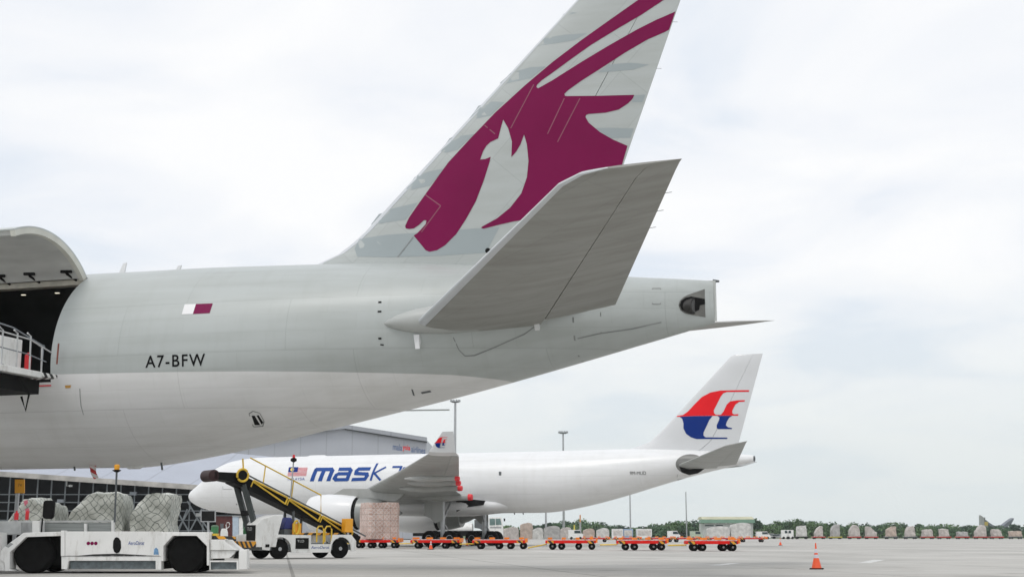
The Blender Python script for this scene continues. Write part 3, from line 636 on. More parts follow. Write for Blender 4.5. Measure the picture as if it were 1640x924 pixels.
# ------------------------------------------------------------------ the far freighter
A3 = Fr(-1.7293, 84.1788, -.0573732); ZC = 5.85
pa = thing('cargo_plane', 'all white freighter parked further back with a red and blue emblem on its fin', 'airplane', A3.loc(), A3.rz)
XA = [0, .15, .5, 1.2, 2, 3, 4, 5.2, 7, 9, 38, 40, 43, 46, 49, 52, 55, 57.58]
TA = [-.95, -.62, -.3, .15, .75, 1.6, 2.13, 2.5, 2.74, 2.82, 2.82, 2.82, 2.85, 2.86, 2.8, 2.65, 2.38, 2.05]
BA = [-1.05, -1.32, -1.62, -1.98, -2.25, -2.48, -2.6, -2.7, -2.8, -2.82, -2.82, -2.66, -2.1, -1.35, -.5, .3, .98, 1.5]
WA = [.03, .42, .78, 1.25, 1.65, 2.05, 2.35, 2.58, 2.78, 2.82, 2.82, 2.8, 2.62, 2.3, 1.85, 1.35, .85, .28]
def secA(x):
    f_ = hermite
    a, t_, b_ = f_(XA, WA, x), f_(XA, TA, x), f_(XA, BA, x); return a, ZC+t_, ZC+b_, ZC+(t_+b_)/2
def ptA(x, a):
    hw, zt, zb, zw = secA(x); s_ = math.sin(a); return Vector((x, -hw*math.cos(a), zw+(zt-zw)*s_))
def skinA(x, z, off=.01):
    hw, zt, zb, zw = secA(x); s_ = max(-1, min(1, (z-zw)/(zt-zw))); a = math.asin(s_); p = ptA(x, a)
    n_ = Vector((0, -math.cos(a)/hw, s_/(zt-zw))).normalized(); return p+n_*off
def onA(px, py): return onskin(px, py, skinA, A3, -2.7)
b = MB(); xs = [0, .06, .15, .3, .5, .8, 1.2, 1.6, 2, 2.5, 3, 3.5, 4, 4.6, 5.2, 6, 7, 8, 9, 12, 16, 20, 25, 30, 34, 38]+[38+.8*i for i in range(1, 25)]+[57.58]
G = [[b.bm.verts.new(ptA(x, 2*math.pi*k/56)) for k in range(56)] for x in xs]
for i in range(len(xs)-1):
    for k in range(56): b.face([G[i][k], G[i][(k+1) % 56], G[i+1][(k+1) % 56], G[i+1][k]])
b.face(G[0]); b.face(G[-1][::-1]); b.build('fuselage', body330, pa, smooth=True)
b = MB(); b.lathe((57.56, 0, ZC+1.77), [(0, .26), (.12, .24), (.121, .16), (.0, .15)], 'x', 18); b.build('exhaust_cone', dgrey, pa, smooth=True)
# belly fairing
b = MB(); prof = [(17.5, .02, .02), (18.5, .8, .25), (20, 1.8, .55), (23, 2.75, .8), (27, 3.0, .86), (31, 2.9, .84), (34, 2.2, .62), (36, 1.2, .3), (37.2, .2, .05)]; rings = []
for x, wd, dp in prof: rings.append([b.bm.verts.new((x, wd*math.cos(2*math.pi*k/32)*1.06, ZC-1.95-.3*dp+(-(dp+.15)*.9 if math.sin(2*math.pi*k/32) < 0 else dp)*abs(math.sin(2*math.pi*k/32))**.8)) for k in range(32)])
for A, B in zip(rings, rings[1:]):
    for k in range(32): b.face([A[k], A[(k+1) % 32], B[(k+1) % 32], B[k]])
b.build('belly_fairing', white, pa, smooth=True)
# fin
fl = [A3.xz(*p, 0) for p in ((1005, 723), (1040, 708), (1060, 690), (1170, 571))]; ft = [A3.xz(*p, 0) for p in ((1221.5, 566.5), (1180, 720))]
zf = [8.3]+[fl[i][1] for i in range(4)]; xf = [fl[0][0]-1.2]+[fl[i][0] for i in range(4)]
zf[1] = max(zf[1], 8.62)
def finA(z): return lerp(zf, xf, z), ft[1][0]+(z-ft[1][1])*(ft[0][0]-ft[1][0])/(ft[0][1]-ft[1][1])
ztop = fl[3][1]
za = [8.3, 8.62, 9.0, 9.3, 9.7, 10.2]+[10.2+(ztop-10.2)*i/8 for i in range(1, 9)]+[ztop+.15]
fsA = [((finA(z)[0]+(.3 if z > ztop+.1 else 0), 0, z), (finA(z)[1], 0, z), (0, 1, 0), .09 if z <= ztop else .04) for z in za]
def skinfA(x, z, off=.01):
    a, c = finA(z); ch = c-a; u = min(max((x-a)/ch, 0), .99); return Vector((x, -5*.09*ch*(.2969*math.sqrt(u)-.126*u-.3516*u*u+.2843*u**3-.1036*u**4)-off, z))
finA_o = wing_part(fsA, 0, .69, 0, 12).build('fin', mat('fin_white', (.66, .67, .68), .35, .03, .5, coat=.2), pa, smooth=True)
wing_part(fsA, .695, 1, 0, 6).build('rudder', MATS['fin_white'], finA_o, smooth=True)
LR = [[(140,264),(195,256),(240,225),(300,160),(370,90),(450,48),(540,30),(700,27),(808,26),(806,41),(600,44),(570,54),(545,85),(480,215),(484,240),(500,253),(545,254),(570,225),(600,160),(632,130),(700,120),(768,118),(766,131),(715,135),(680,160),(652,215),(652,240),(668,250),(708,248),(706,262),(545,262),(300,264),(140,273)]]
LB = [[(165,272.5),(188,290),(200,330),(200,380),(225,430),(270,462),(320,478),(605,477),(607,464),(405,462),(385,445),(385,420),(440,300),(465,270),(470,264.5),(300,266)],[(515,264),(533,280),(530,300),(508,350),(508,375),(520,386),(648,386),(648,375),(612,370),(592,350),(600,320),(622,282),(650,263.5)]]
def emblem(nm, polys, f_, skin, m_, par, st): return decal(nm, [[f_(x, y) for x, y in q] for q in polys], skin, m_, par, st)
fA = lambda x, y: onskin(1060+x/5.775, 620+y/5.775, skinfA, A3, -.3)
emblem('red_emblem', LR, fA, lambda u, v: skinfA(u, v, .02), lred, finA_o, .35); emblem('blue_emblem', LB, fA, lambda u, v: skinfA(u, v, .02), dblue, finA_o, .5)
# tailplanes
for k in (-1, 1):
    S = [((50.5, k*.5, 7.0), (56.2, k*.5, 7.0), .10), ((51.3, k*1.7, 7.12), (56.3, k*1.7, 7.05), .10), ((56.7, k*9.4, 8.15), (58.5, k*9.4, 8.4), .09), ((57.4, k*9.75, 8.25), (58.66, k*9.75, 8.5), .04)]
    if k > 0: S = [S[0], S[1], ((54.1, 5.3, 7.6), (57.0, 5.3, 7.6), .09), ((54.6, 5.6, 7.65), (57.0, 5.6, 7.65), .04)]
    S = [(a, c, Vector((.0, -k*.13, 1)).normalized(), t) for a, c, t in S]
    sA = wing_part(S, 0, .68, 0, 10).build('tailplane', wingm, pa, smooth=True); wing_part(S[1:], .685, 1, 0, 6).build('elevator', wingm, sA, smooth=True)
# slot round the tailplane root, dark grey with a black lower band
el = []
for t in range(24):
    a = 2*math.pi*t/24; el.append(onA(1106+24*math.cos(a), 743+16*math.sin(a)))
decal('trim_slot', [el], lambda u, v: skinA(u, v, .015), mat('slot_grey', (.20, .20, .19), .4, .4, 1.2, stretch=(.5, 1, 3)), pa, .3)
decal('trim_slot', [[onA(*p) for p in ((1088,747),(1105,751),(1130,747),(1145,741),(1130,749),(1118,757),(1104,760),(1092,756))]], lambda u, v: skinA(u, v, .03), black, pa, .3)
# wings
for k in (-1, 1):
    W = [((19.3, k*2.0, 4.55), (31.6, k*2.0, 4.15), .11), ((24.7, k*9.4, 5.1), (33.0, k*9.4, 4.85), .105), ((31.8, k*19.0, 5.95), (37.2, k*19.0, 5.7), .10), ((38.6, k*28.6, 6.78), (41.0, k*28.6, 6.62), .09)]
    W = [(a, c, (0, -k*.07, 1), t) for a, c, t in W]
    wA = wing_part(W, .0, .76, 0, 12).build('wing', wingm, pa, smooth=True)
    D = [((a[0], a[1], a[2]), (c[0], c[1], c[2]-.04), n_, t) for i, (a, c, n_, t) in enumerate(W)]
    wing_part(D[:2], .7615, 1, 0, 5).build('flap', wingm, wA, smooth=True); wing_part(D[1:], .7615, 1, 0, 5).build('flap', wingm, wA, smooth=True)
    V = [((38.6, k*28.6, 6.78), (41.0, k*28.6, 6.62), (0, -k*.3, 1), .09), ((38.97, k*29.3, 6.92), (41.02, k*29.3, 6.8), (0, -k*.8, .6), .08), ((40.25, k*29.95, 8.25), (41.1, k*29.95, 8.25), (0, 1, 0), .06)]
    wl = wing_part(V, 0, 1, 0, 8).build('winglet', MATS['fin_white'], wA, smooth=True)
    if k < 0:
        q = [A3.xz(*p, -29.6) for p in ((696, 717), (719, 700))]; (x0, z0), (x1, z1) = q
        f2 = lambda x, y: (x0+(x-140)/668*(x1-x0), z1-(y-27)/451*(z1-z0))
        def sk(u, v):
            t = (v-6.86)/(8.25-6.86); return Vector((u, -29.3-.65*t-.10-.03, v))
        emblem('red_emblem', LR, f2, sk, lred, wl, 1); emblem('blue_emblem', LB, f2, sk, dblue, wl, 1)
    # flap track fairings with red caps
    for Y, X1, Z1, r_ in ((22, 38.1, 5.38, .26), (18, 36.6, 5.2, .30), (13.6, 35.0, 4.95, .34), (6.6, 33.2, 4.42, .42)):
        fT = MB(); n_ = 10; ring = []
        for i in range(n_+1):
            t = i/n_; x = X1-5.4*(1-t)*(.8 if Y > 15 else 1); r0 = r_*max(.05, min(1, math.sin(math.pi*min(t*1.0+.02, .80)))**.7)*(1 if t < .8 else 1)
            z = Z1-.0+(1-t)*.05-.1
            ring.append([fT.bm.verts.new((x, k*Y+r0*.75*math.cos(2*math.pi*q/14), z+r0*math.sin(2*math.pi*q/14))) for q in range(14)])
        for A, B in zip(ring, ring[1:]):
            for q in range(14): fT.face([A[q], A[(q+1) % 14], B[(q+1) % 14], B[q]])
        fT.face(ring[-1]); ff = fT.build('flap_fairing', wingm, wA, smooth=True)
        c_ = MB(); c_.lathe((X1+.0, k*Y, Z1-.1), [(0, r_*.72), (.32, r_*.62), (.34, r_*.3)], 'x', 12); c_.build('red_cap', redc, ff)
    # engine
    en = MB(); EX, EY, EZ = 19.05, k*9.37, 2.92
    en.use(white).lathe((EX, EY, EZ), [(.55, 1.20), (.25, 1.26), (.05, 1.34), (0, 1.40), (.1, 1.50), (.6, 1.62), (1.6, 1.70), (3.0, 1.68), (4.4, 1.52), (4.6, 1.46)], 'x', 40, cap=False)
    eng = en.build('engine', None, pa, smooth=True)
    e2 = MB(); e2.lathe((EX, EY, EZ), [(4.55, 1.44), (4.6, 1.30), (4.95, 1.28), (4.96, 1.40)], 'x', 36, cap=False); e2.build('reverser_gap', black, eng, smooth=True)
    e2 = MB(); e2.lathe((EX, EY, EZ), [(4.95, 1.44), (6.0, 1.38), (7.2, 1.12), (7.22, .8), (8.0, .55), (8.9, .1)], 'x', 36, cap=False); e2.build('exhaust_nozzle', mat('nozzle_grey', (.30, .31, .30), .35, .1, 1, metal=.3), eng, smooth=True)
    e2 = MB(); e2.lathe((EX, EY, EZ), [(.9, 0.05), (.95, .4), (1.2, 1.2)], 'x', 24, cap=False); e2.build('fan', dgrey, eng, smooth=True)
    py_ = MB(); py_.hexa([(EX+1.8, EY-.22, EZ+1.5), (EX+8.4, EY-.2, EZ+1.0), (EX+8.4, EY+.2, EZ+1.0), (EX+1.8, EY+.22, EZ+1.5), (EX+3.2, EY-.2, EZ+2.2), (EX+9.6, EY-.2, 5.0), (EX+9.6, EY+.2, 5.0), (EX+3.2, EY+.2, EZ+2.2)])
    py_.build('pylon', wingm, eng, bevel=.05)
    # main gear
    GX, GY = 30.2, k*5.34
    g = MB(); g.tube([(GX, GY, 4.3), (GX, GY, .75)], .2, 14); g.tube([(GX+.1, GY-k*1.6, 4.0), (GX, GY, 2.2)], .10, 10); g.tube([(GX-1.0, GY, .72), (GX+1.0, GY, .72)], .12, 10)
    g.tube([(GX+.25, GY, 1.9), (GX+.55, GY, 1.4), (GX+.15, GY, .9)], .06, 8)
    gear = g.build('main_gear', steel, pa, smooth=True)
    for dx in (-1.0, 1.0):
        for dy in (-.62, .62):
            g = MB(); g.use(rubber).lathe((GX+dx, GY+dy, .70), [(-.24, .42), (-.24, .62), (-.16, .70), (.16, .70), (.24, .62), (.24, .42)], 'y', 26)
            g.use(steel).lathe((GX+dx, GY+dy, .70), [(-.2, .1), (-.245, .30), (-.2, .41)], 'y', 20); g.build('wheel', None, gear, smooth=True)
    g = MB(); g.prism([(GX-1.55, 4.5), (GX+.15, 4.6), (GX+.25, 2.35), (GX-.55, 2.05), (GX-1.0, 2.5), (GX-1.65, 2.75)], GY+(k*.42), GY+(k*.50)); g.build('gear_door', wingm, gear)
    if k < 0:
        g = MB(); g.prism([(GX+.3, 4.4), (GX+3.2, 4.1), (GX+3.0, 3.7), (GX+1.2, 3.5), (GX+.35, 3.1)], -2.9, -2.86); g.build('wheel_bay', black, pa)
b = MB(); b.tube([(6.67, 0, 3.4), (6.67, 0, .6)], .12, 10); ng = b.build('nose_gear', steel, pa)
for dy in (-.36, .36):
    g = MB(); g.use(rubber).lathe((6.67, dy, .53), [(-.18, .3), (-.16, .48), (-.1, .53), (.1, .53), (.16, .48), (.18, .3)], 'y', 22); g.use(steel).lathe((6.67, dy, .53), [(-.17, .05), (-.19, .29)], 'y', 16); g.build('wheel', None, ng, smooth=True)
# marks of the far freighter
sA_ = lambda u, v: skinA(u, v, .02)
decal('cockpit_window', [[onA(*p) for p in ((325,770),(328,763),(336,762),(339,766),(337,770))]], sA_, glass, pa, .4)
decal('cockpit_window', [[onA(*p) for p in ((318,771),(321,765.5),(326,764),(324,770.5))]], sA_, glass, pa, .4)
def stroke(pts, wd, fn):
    """pen stroke of a letter: pts in letter units"""
    out = []
    P = [Vector(p) for p in pts]
    for i, (a, c) in enumerate(zip(P, P[1:])):
        d = (c-a).normalized(); nn = Vector((-d.y, d.x))*wd/2; e_ = d*wd*.3
        a2 = a-(e_ if i else Vector((0, 0))); c2 = c+(e_ if i < len(P)-2 else Vector((0, 0)))
        out.append([fn(*(a2+nn)), fn(*(c2+nn)), fn(*(c2-nn)), fn(*(a2-nn))])
    return out
# letters drawn in units where x-height = 1; origin at the baseline, sheared
mx0, my0 = 496.5, 770.5; ux, uy = 24.0, 21.5
def LT(x, y): return onA(mx0+(x+y*.36)*ux, my0-y*uy-(x*ux)*.012)
lets = [(.27, [(.12, 0), (.12, .88), (1.1, .88), (1.22, .75), (1.22, 0)]), (.27, [(.66, 0), (.66, .88)]),
        (.25, [(1.60, .88), (2.32, .88), (2.45, .76), (2.45, .1), (1.72, .1), (1.56, .22), (1.60, .45), (1.72, .54), (2.38, .54)]),
        (.25, [(3.72, .88), (2.95, .88), (2.85, .75), (2.88, .55), (3.6, .50), (3.68, .35), (3.62, .12), (2.75, .10)]),
        (.14, [(4.05, 0), (4.05, 1.28)]), (.13, [(4.72, 1.0), (4.1, .55), (4.70, 0.02)]),
        (.14, [(5.15, 1.0), (5.75, 1.0), (5.8, .1)]),
        (.14, [(5.95, 0), (5.95, .9), (6.3, .92)]), (.14, [(7.1, .92), (6.5, .92), (6.5, .08), (7.1, .08), (7.1, .92), (7.1, -.35), (6.5, -.38)]), (.14, [(7.45, .08), (7.45, .92), (8.1, .92), (8.1, .08), (7.45, .08)])]
k = 0
for wd, pts in lets:
    off = .0
    decal('company_lettering', stroke(pts, wd, lambda x, y: LT(x, y)), lambda u, v, o_=.015+.003*k: skinA(u, v, o_), lblue, pa, .25); k += 1
fl_ = lambda x, y: onA(463+x*30+(1-y)*-2.5, 762-y*14-.4*x)
fpink = mat('flag_red', (.62, .10, .12), .5, .05)
for i in range(7):
    decal('flag_stripe', [[fl_(0 if i < 3 else 0, i/7+.0), fl_(1, i/7), fl_(1, i/7+.075), fl_(0, i/7+.075)]], sA_, fpink, pa, .3)
decal('flag_canton', [[fl_(0, .44), fl_(.5, .44), fl_(.5, 1), fl_(0, 1)]], lambda u, v: skinA(u, v, .03), dblue, pa, .3)
decal('flag_moon', [[fl_(.2+.1*math.cos(t), .72+.2*math.sin(t)) for t in [i*math.pi/6 for i in range(12)]]], lambda u, v: skinA(u, v, .04), mat('flag_yellow', (.8, .6, .1), .5), pa, .3)
a, c = onA(461, 769), onA(488, 768)
text_fit('country_lettering', 'MALAYSIA', sA_, a[0], c[0], a[1], a[1]+.26, lblue, pa, step=.3)
a, c = onA(1009, 760), onA(1035, 759.5)
text_fit('registration_lettering', '9M-MUD', sA_, a[0], c[0], a[1], a[1]+.30, textk, pa, step=.3)
for P in (((799,755),(803,755),(803,761),(799,761)),):
    decal('porthole', [[onA(*p) for p in P]], sA_, dgrey, pa, .3)
def slA(pts, wdt=.04, mt=grey, name='skin_seam'):
    P = [Vector(onA(*p)) for p in pts]; polys = []
    for a, c in zip(P, P[1:]):
        d = (c-a).normalized(); nn = Vector((-d.y, d.x))*wdt/2; polys.append([tuple(a+nn), tuple(c+nn), tuple(c-nn), tuple(a-nn)])
    return decal(name, polys, sA_, mt, pa, .3)
slA([(357,778),(357,783),(372,783)]); slA([(378,807),(380,807)], .14, grey, 'static_port'); slA([(1085,759),(1085,768),(1107,765)]); slA([(1134,757),(1134,764),(1150,758)])
b = MB(); b.tube([A3.bp(437, 740, 0), A3.bp(440, 730, 0)], .06, 6, .02); b.build('antenna', white, pa)
b = MB(); q = A3.bp(508, 735, 0); b.lathe((q.x, 0, 8.62), [(-1.2, .02), (-.8, .16), (.8, .16), (1.2, .02)], 'x', 12); b.build('radome_hump', white, pa, smooth=True)
for px, py in ((836,824),(822,824)):
    q = A3.bp(px, py-3, 0); b = MB(); b.tube([(q.x, 0, q.z+.3), (q.x+.15, 0, q.z-.15)], .05, 6); b.build('antenna', dgrey, pa)

# ------------------------------------------------------------------ main deck loader at the door (mostly left of the frame)
ml = thing('main_deck_loader', 'raised loader platform with white railings at the open door of the near freighter', 'loader', (42.12, -8, 0))
def lb(*a): return a
b = MB(); b.use(vwhite).box(-1.6, 1.72, -5, 4.45, -2.55+8.0-8+5.55+.0, 5.75-2.55+2.55)
b = MB(); b.use(vwhite).box(-1.6, 1.72, -5, 4.0, 5.50, 5.68); pf = b.build('platform', None, ml, bevel=.02)
b = MB(); b.box(-1.6, 1.74, 4.004, 4.72, 5.55, 5.67); b.build('bridge_lip', hazwb, ml, bevel=.02)
b = MB()
for k in range(9): b.lathe((0, -4.5+k*1.0, 5.7), [(-1.5, .05), (1.5, .05)], 'x', 8)
b.build('rollers', steel, ml)
b = MB(); b.box(-1.45, 1.5, -4.8, 4.2, 5.05, 5.46); b.build('under_frame', black, ml)
for y0, y1 in ((4.6, 3.75), (3.7, 2.7), (2.6, 1.4)):
    pass
def rail(pts, r=.028, m_=mat('rail_grey', (.50, .51, .51), .5, .15, 4), name='railing'): b = MB(); b.tube(pts, r*.75, 7); return b.build(name, m_, ml)
X = 1.68
for y in (4.0, 3.45, 2.85, 2.2, 1.4, .6): rail([(X, y, 5.68), (X, y-.04, 6.55+(.10 if y < 3.6 else -.15)), (X, y-.2, 6.72 if y < 3.6 else 6.45)], .035)
rail([(X, 4.45, 6.30), (X, 3.4, 6.55), (X, -1, 6.72)], .03); rail([(X, 4.2, 6.0), (X, 3.3, 6.12), (X, -1, 6.25)], .025, bgrey); rail([(X-.3, 4.5, 6.50), (X-.3, 3.0, 6.85), (X-.3, -1, 7.1)], .03, bgrey)
rail([(X-.3, 4.4, 5.68), (X-.3, 4.45, 6.55)], .03, bgrey); rail([(X, 4.72, 6.0), (X, 4.74, 6.62)], .035, mat('rust_red', (.20, .06, .04), .6, .2), 'bumper_post')
b = MB(); b.box(X-.9, X-.25, 2.4, 3.4, 5.69, 6.55); b.build('control_cabinet', vwhite, ml, bevel=.03)
b = MB(); b.lathe((X-.15, 3.55, 5.69), [(0, .09), (.42, .09), (.5, .03)], 'z', 12); b.build('fire_extinguisher', redc, ml)
b = MB(); b.tube([(X-.1, 3.2, 5.4), (X+.05, 3.45, 5.0), (X, 3.4, 4.5), (X-.1, 3.3, 4.9)], .035, 6); b.build('hose', black, ml)
for s_ in (-1, 1):
    b = MB(); b.hexa([(s_*1.3-.08, -5, 1.0), (s_*1.3+.08, -5, 1.0), (s_*1.3+.08, -4.7, .9), (s_*1.3-.08, -4.7, .9), (s_*1.3-.08, .5, 5.05), (s_*1.3+.08, .5, 5.05), (s_*1.3+.08, .8, 4.9), (s_*1.3-.08, .8, 4.9)]); b.build('scissor_arm', dgrey, ml)
    b = MB(); b.hexa([(s_*1.15-.08, .5, 1.0), (s_*1.15+.08, .5, 1.0), (s_*1.15+.08, .8, .9), (s_*1.15-.08, .8, .9), (s_*1.15-.08, -5, 5.05), (s_*1.15+.08, -5, 5.05), (s_*1.15+.08, -4.7, 4.9), (s_*1.15-.08, -4.7, 4.9)]); b.build('scissor_arm', dgrey, ml)
    for y in (-4.4, .2):
        b = MB(); b.lathe((s_*1.3, y, .45), [(-.18, .3), (-.15, .45), (.15, .45), (.18, .3)], 'x', 20); b.build('wheel', rubber, ml)
b = MB(); b.box(-1.1, 1.1, -5.4, 1.0, .5, 1.0); b.build('chassis', vwhite, ml, bevel=.04)

# ------------------------------------------------------------------ low pallet loader in the foreground, square to the view
V = facing(150, 918); V.rz = -YAW
lo = thing('pallet_loader', 'low white cargo loader with octagonal wheel arches standing in the left foreground', 'loader', V.loc(), V.rz)
def vp(pts, y0, y1, name, m_, par=lo, bevel=.0, Y=0): 
    b = MB(); b.prism([V.xz(x, y, Y) for x, y in pts], y0, y1); return b.build(name, m_, par, bevel=bevel)
def rc(x0, y0, x1, y1): return [(x0, y0), (x1, y0), (x1, y1), (x0, y1)]
sp_ = vp(rc(104, 850.5, 255.5, 889.5), .0, .12, 'side_panel', vwhite, bevel=.012)
vp([(98, 890.5), (258, 890.5), (258, 912), (249, 912), (249, 897.5), (110, 897.5), (107, 911), (98, 911)], .01, .3, 'lower_beam', vwhite, bevel=.01)
vp(rc(110.5, 898, 248.5, 910.5), .10, .4, 'step', tread)
vp([(118, 890), (150, 887), (187, 886), (225, 888), (247, 889.3), (187, 889.4)], -.006, -.002, 'oil_stain', mat('oil', (.02, .02, .02), .5, .3, 4), sp_)
vp([(181.5,866),(184,861),(187,859.5),(190.5,861),(193.5,866),(194,877),(191,884),(187,885.5),(183,883),(181,877)], -.012, .0, 'hand_hole', black, sp_)
for i in range(3):
    c = V.xz(141.5+6*i, 869.5, 0); b = MB(); b.lathe((c[0], 0, c[1]), [(-.006, .045), (-.004, .048)], 'y', 14); b.build('round_badge', maroon, sp_)
a, c = V.xz(205, 872), V.xz(231, 872)
text_fit('company_lettering', 'AeroDarat', lambda u, v: Vector((u, -.006, v)), a[0], c[0], a[1], a[1]+.10, lblue, sp_, shear=.2, step=2)
vp([(246,887.5),(247,879),(250,876),(253,879),(254.5,887.5)], -.006, -.002, 'triangle_sticker', mat('sticker_blue', (.15, .30, .50), .5, .3, 20), sp_)
vp([(98, 849), (104, 849), (104, 890), (98, 890)], -.03, .2, 'corner_post', vwhite, bevel=.01); vp(rc(255.8, 851, 258.5, 890), -.03, .2, 'corner_post', vwhite)
vp([(1.5,882),(6,876),(38,852.5),(98,851),(98,857.5),(42,859.5),(16.5,884),(15.5,911),(22,913.5),(8,914),(7,900),(0,897)], -.02, .45, 'wheel_arch', vwhite, bevel=.015)
vp([(9,874),(17,868.5),(22,870.5),(14,876.5)], -.026, -.021, 'step_grating', grey)
vp([(-260,852),(0,852),(0,897),(6,900),(7,913),(-260,913)], .02, .5, 'rear_panel', vwhite)
vp([(258,851.5),(335,851.5),(335,905),(331.3,905),(331.3,874),(315,857.5),(277,857.5),(262,874),(262,898),(258,898)], -.02, .45, 'wheel_arch', vwhite, bevel=.015)
vp(rc(16, 857.6, 98, 905), .45, 2.2, 'wheel_well', black); vp(rc(258, 858, 331, 900), .46, 2.2, 'wheel_well', black); vp(rc(100, 892, 257, 911), .4, 2.2, 'chassis_frame', black)
for px in (50, 296, -190):
    c = V.xz(px, 888.5, 0)
    for y0 in (.12, 1.75):
        b = MB(); b.use(rubber).lathe((c[0], y0, .52), [(0, .28), (0, .46), (.06, .52), (.32, .52), (.38, .46), (.38, .28)], 'y', 32)
        b.use(dgrey).lathe((c[0], y0, .52), [(.02, .05), (-.0, .08), (.08, .2)], 'y', 20)
        wh = b.build('wheel', None, lo, smooth=True)
vp([(335.5,863.5),(358,864),(362,869),(378,881),(335.5,881)], .05, 1.2, 'rear_body', vwhite, bevel=.02)
vp([(335.5,881.5),(376,881.5),(374,886),(366,893.5),(335.5,894.5)], .10, 2.0, 'rear_body', vwhite, bevel=.02)
vp([(335.5,897),(382,897),(382,912),(379,912),(379,899.5),(337,899.5),(337,912),(335.5,912)], .0, .4, 'step_frame', vwhite); vp(rc(337.2, 899.8, 378.8, 911), .06, .4, 'step', tread)
vp([(383,880),(395.5,879),(395.5,911),(382.3,912),(382.3,886)], .0, .35, 'end_post', vwhite, bevel=.015)
vp([(336,857.5),(372,858.5),(372,862.8),(336,862.8)], .3, .5, 'chevron_edge', hazyb); vp([(377,882),(384,881),(378,894),(371,894)], .2, .5, 'buffer', black)
vp(rc(336, 854, 345, 857.3), .3, .5, 'edge_block', yellow)
# upper part
vp([(-260,834),(34,834),(34,856),(-260,856)], 1.0, 2.2, 'cabin_wall', dirty, Y=1.0, bevel=.02); vp(rc(40.5, 833.5, 53, 856), .5, .9, 'post', vwhite, bevel=.02)
vp([(34,833.5),(184,832.5),(184,835.5),(34,836.5)], 1.0, 1.08, 'rail_frame', dirty, Y=1.0); vp(rc(53, 836.6, 181, 853), 1.02, 1.06, 'slatted_panel', mat('slats', (.30, .32, .31), .6, .3, 3, stretch=(.2, 1, 14)), Y=1.0)
vp(rc(136.5, 838, 140.5, 852), .9, 1.0, 'rail_post', vwhite, Y=1.0); vp(rc(180, 832.6, 184, 852), .9, 1.0, 'rail_post', vwhite, Y=1.0)
mm = vp([(66,800.5),(79,800.5),(81.5,803),(79.5,827),(76,830.5),(65,830),(62,827),(63.5,804)], .25, .40, 'mirror', black, bevel=.03)
b = MB(); p0, p1 = V.xz(67.5, 829, .3), V.xz(65.5, 853, .3); b.tube([(p0[0], .33, p0[1]), (p1[0], .33, p1[1])], .022, 8); b.build('mirror_stalk', black, lo)
b = MB(); p0, p1 = V.xz(187, 754, .8), V.xz(183.5, 836, .8); b.tube([(p0[0], .8, p0[1]), (p1[0], .8, p1[1])], .028, 8); pol = b.build('beacon_pole', dgrey, lo)
b = MB(); b.use(black).lathe((p0[0], .8, p0[1]-.03), [(0, .05), (.05, .13), (.07, .06)], 'z', 14); b.use(amber).lathe((p0[0], .8, p0[1]+.04), [(0, .07), (.12, .075), (.14, .05)], 'z', 14); b.build('beacon', None, pol)
b = MB(); p1 = V.xz(26, 832, 1.4); b.lathe((p1[0], 1.4, p1[1]), [(0, .06), (.17, .06), (.21, .02), (.25, .02)], 'z', 12); b.build('fire_extinguisher', redc, lo)
for x in (43,): 
    p1 = V.xz(x, 832, 1.4); b = MB(); b.lathe((p1[0], 1.4, p1[1]), [(0, .05), (.2, .05), (.25, .02)], 'z', 12); b.build('fire_extinguisher', redc, lo)

# yellow sign on a post behind it
F = facing(31, depth=48)
sg = thing('yellow_sign', 'small yellow sign board on a pale post behind the low loader at the left edge', 'sign', F.loc(), F.rz)
def fp(F, pts, y0, y1, name, m_, par, bevel=0, label=None):
    b = MB(); b.prism([F.xz(x, y, 0) for x, y in pts], y0, y1); return b.build(name, m_, par, bevel=bevel, label=label)
fp(F, rc(24, 767.5, 39.5, 789.5), -.03, .03, 'board', amber, sg, .01)
b = MB(); a = F.xz(24, 790); b.box(a[0]+.0, a[0]+.12, .04, .14, 0, F.xz(24, 775)[1]); b.build('post', steel, sg)
a = F.xz(29, 779); text_fit('lettering', '74', lambda u, v: Vector((u, -.034, v)), a[0], a[0]+.14, a[1], a[1]+.11, mat('brown_letter', (.3, .12, .01), .5), sg, step=3)

# ------------------------------------------------------------------ netted loads
def load_mesh(w_, d_, prof, seed, lump=.07, n=15):
    """prof: list of (x fraction -1..1, height)"""
    b = MB(); bm = b.bm; bmesh.ops.create_cube(bm, size=2); bmesh.ops.subdivide_edges(bm, edges=bm.edges[:], cuts=n, use_grid_fill=True)
    for v in bm.verts:
        x, y, z = v.co; e_ = .93 if max(abs(x), abs(y)) > .98 and abs(x) > .9 and abs(y) > .9 else 1
        h = lerp([p[0] for p in prof], [p[1] for p in prof], x)
        r_ = 1-.05*max(0, z)**6*(1 if max(abs(x), abs(y)) > .95 else 0)
        q = Vector((x*e_*r_*w_/2, y*e_*r_*d_/2, (z+1)/2*h))
        k = noise.noise_vector(q*1.3+Vector((seed*7.1, seed, 3)))*lump+noise.noise_vector(q*4+Vector((seed, 0, 0)))*lump*.35
        if v.co.z < -.95: k.z = 0
        v.co = q+k
    return b
def cargo(F, dx, w_, d_, z0, prof, seed, m_, name, label, cat, group=None, lump=.07):
    o = load_mesh(w_, d_, prof, seed, lump).build(name, m_, None, smooth=True); 
    c_, s_ = math.cos(F.rz), math.sin(F.rz); o.location = (F.o.x+c_*dx, F.o.y+s_*dx, z0); o.rotation_euler[2] = F.rz
    return tag(o, label, cat, group)

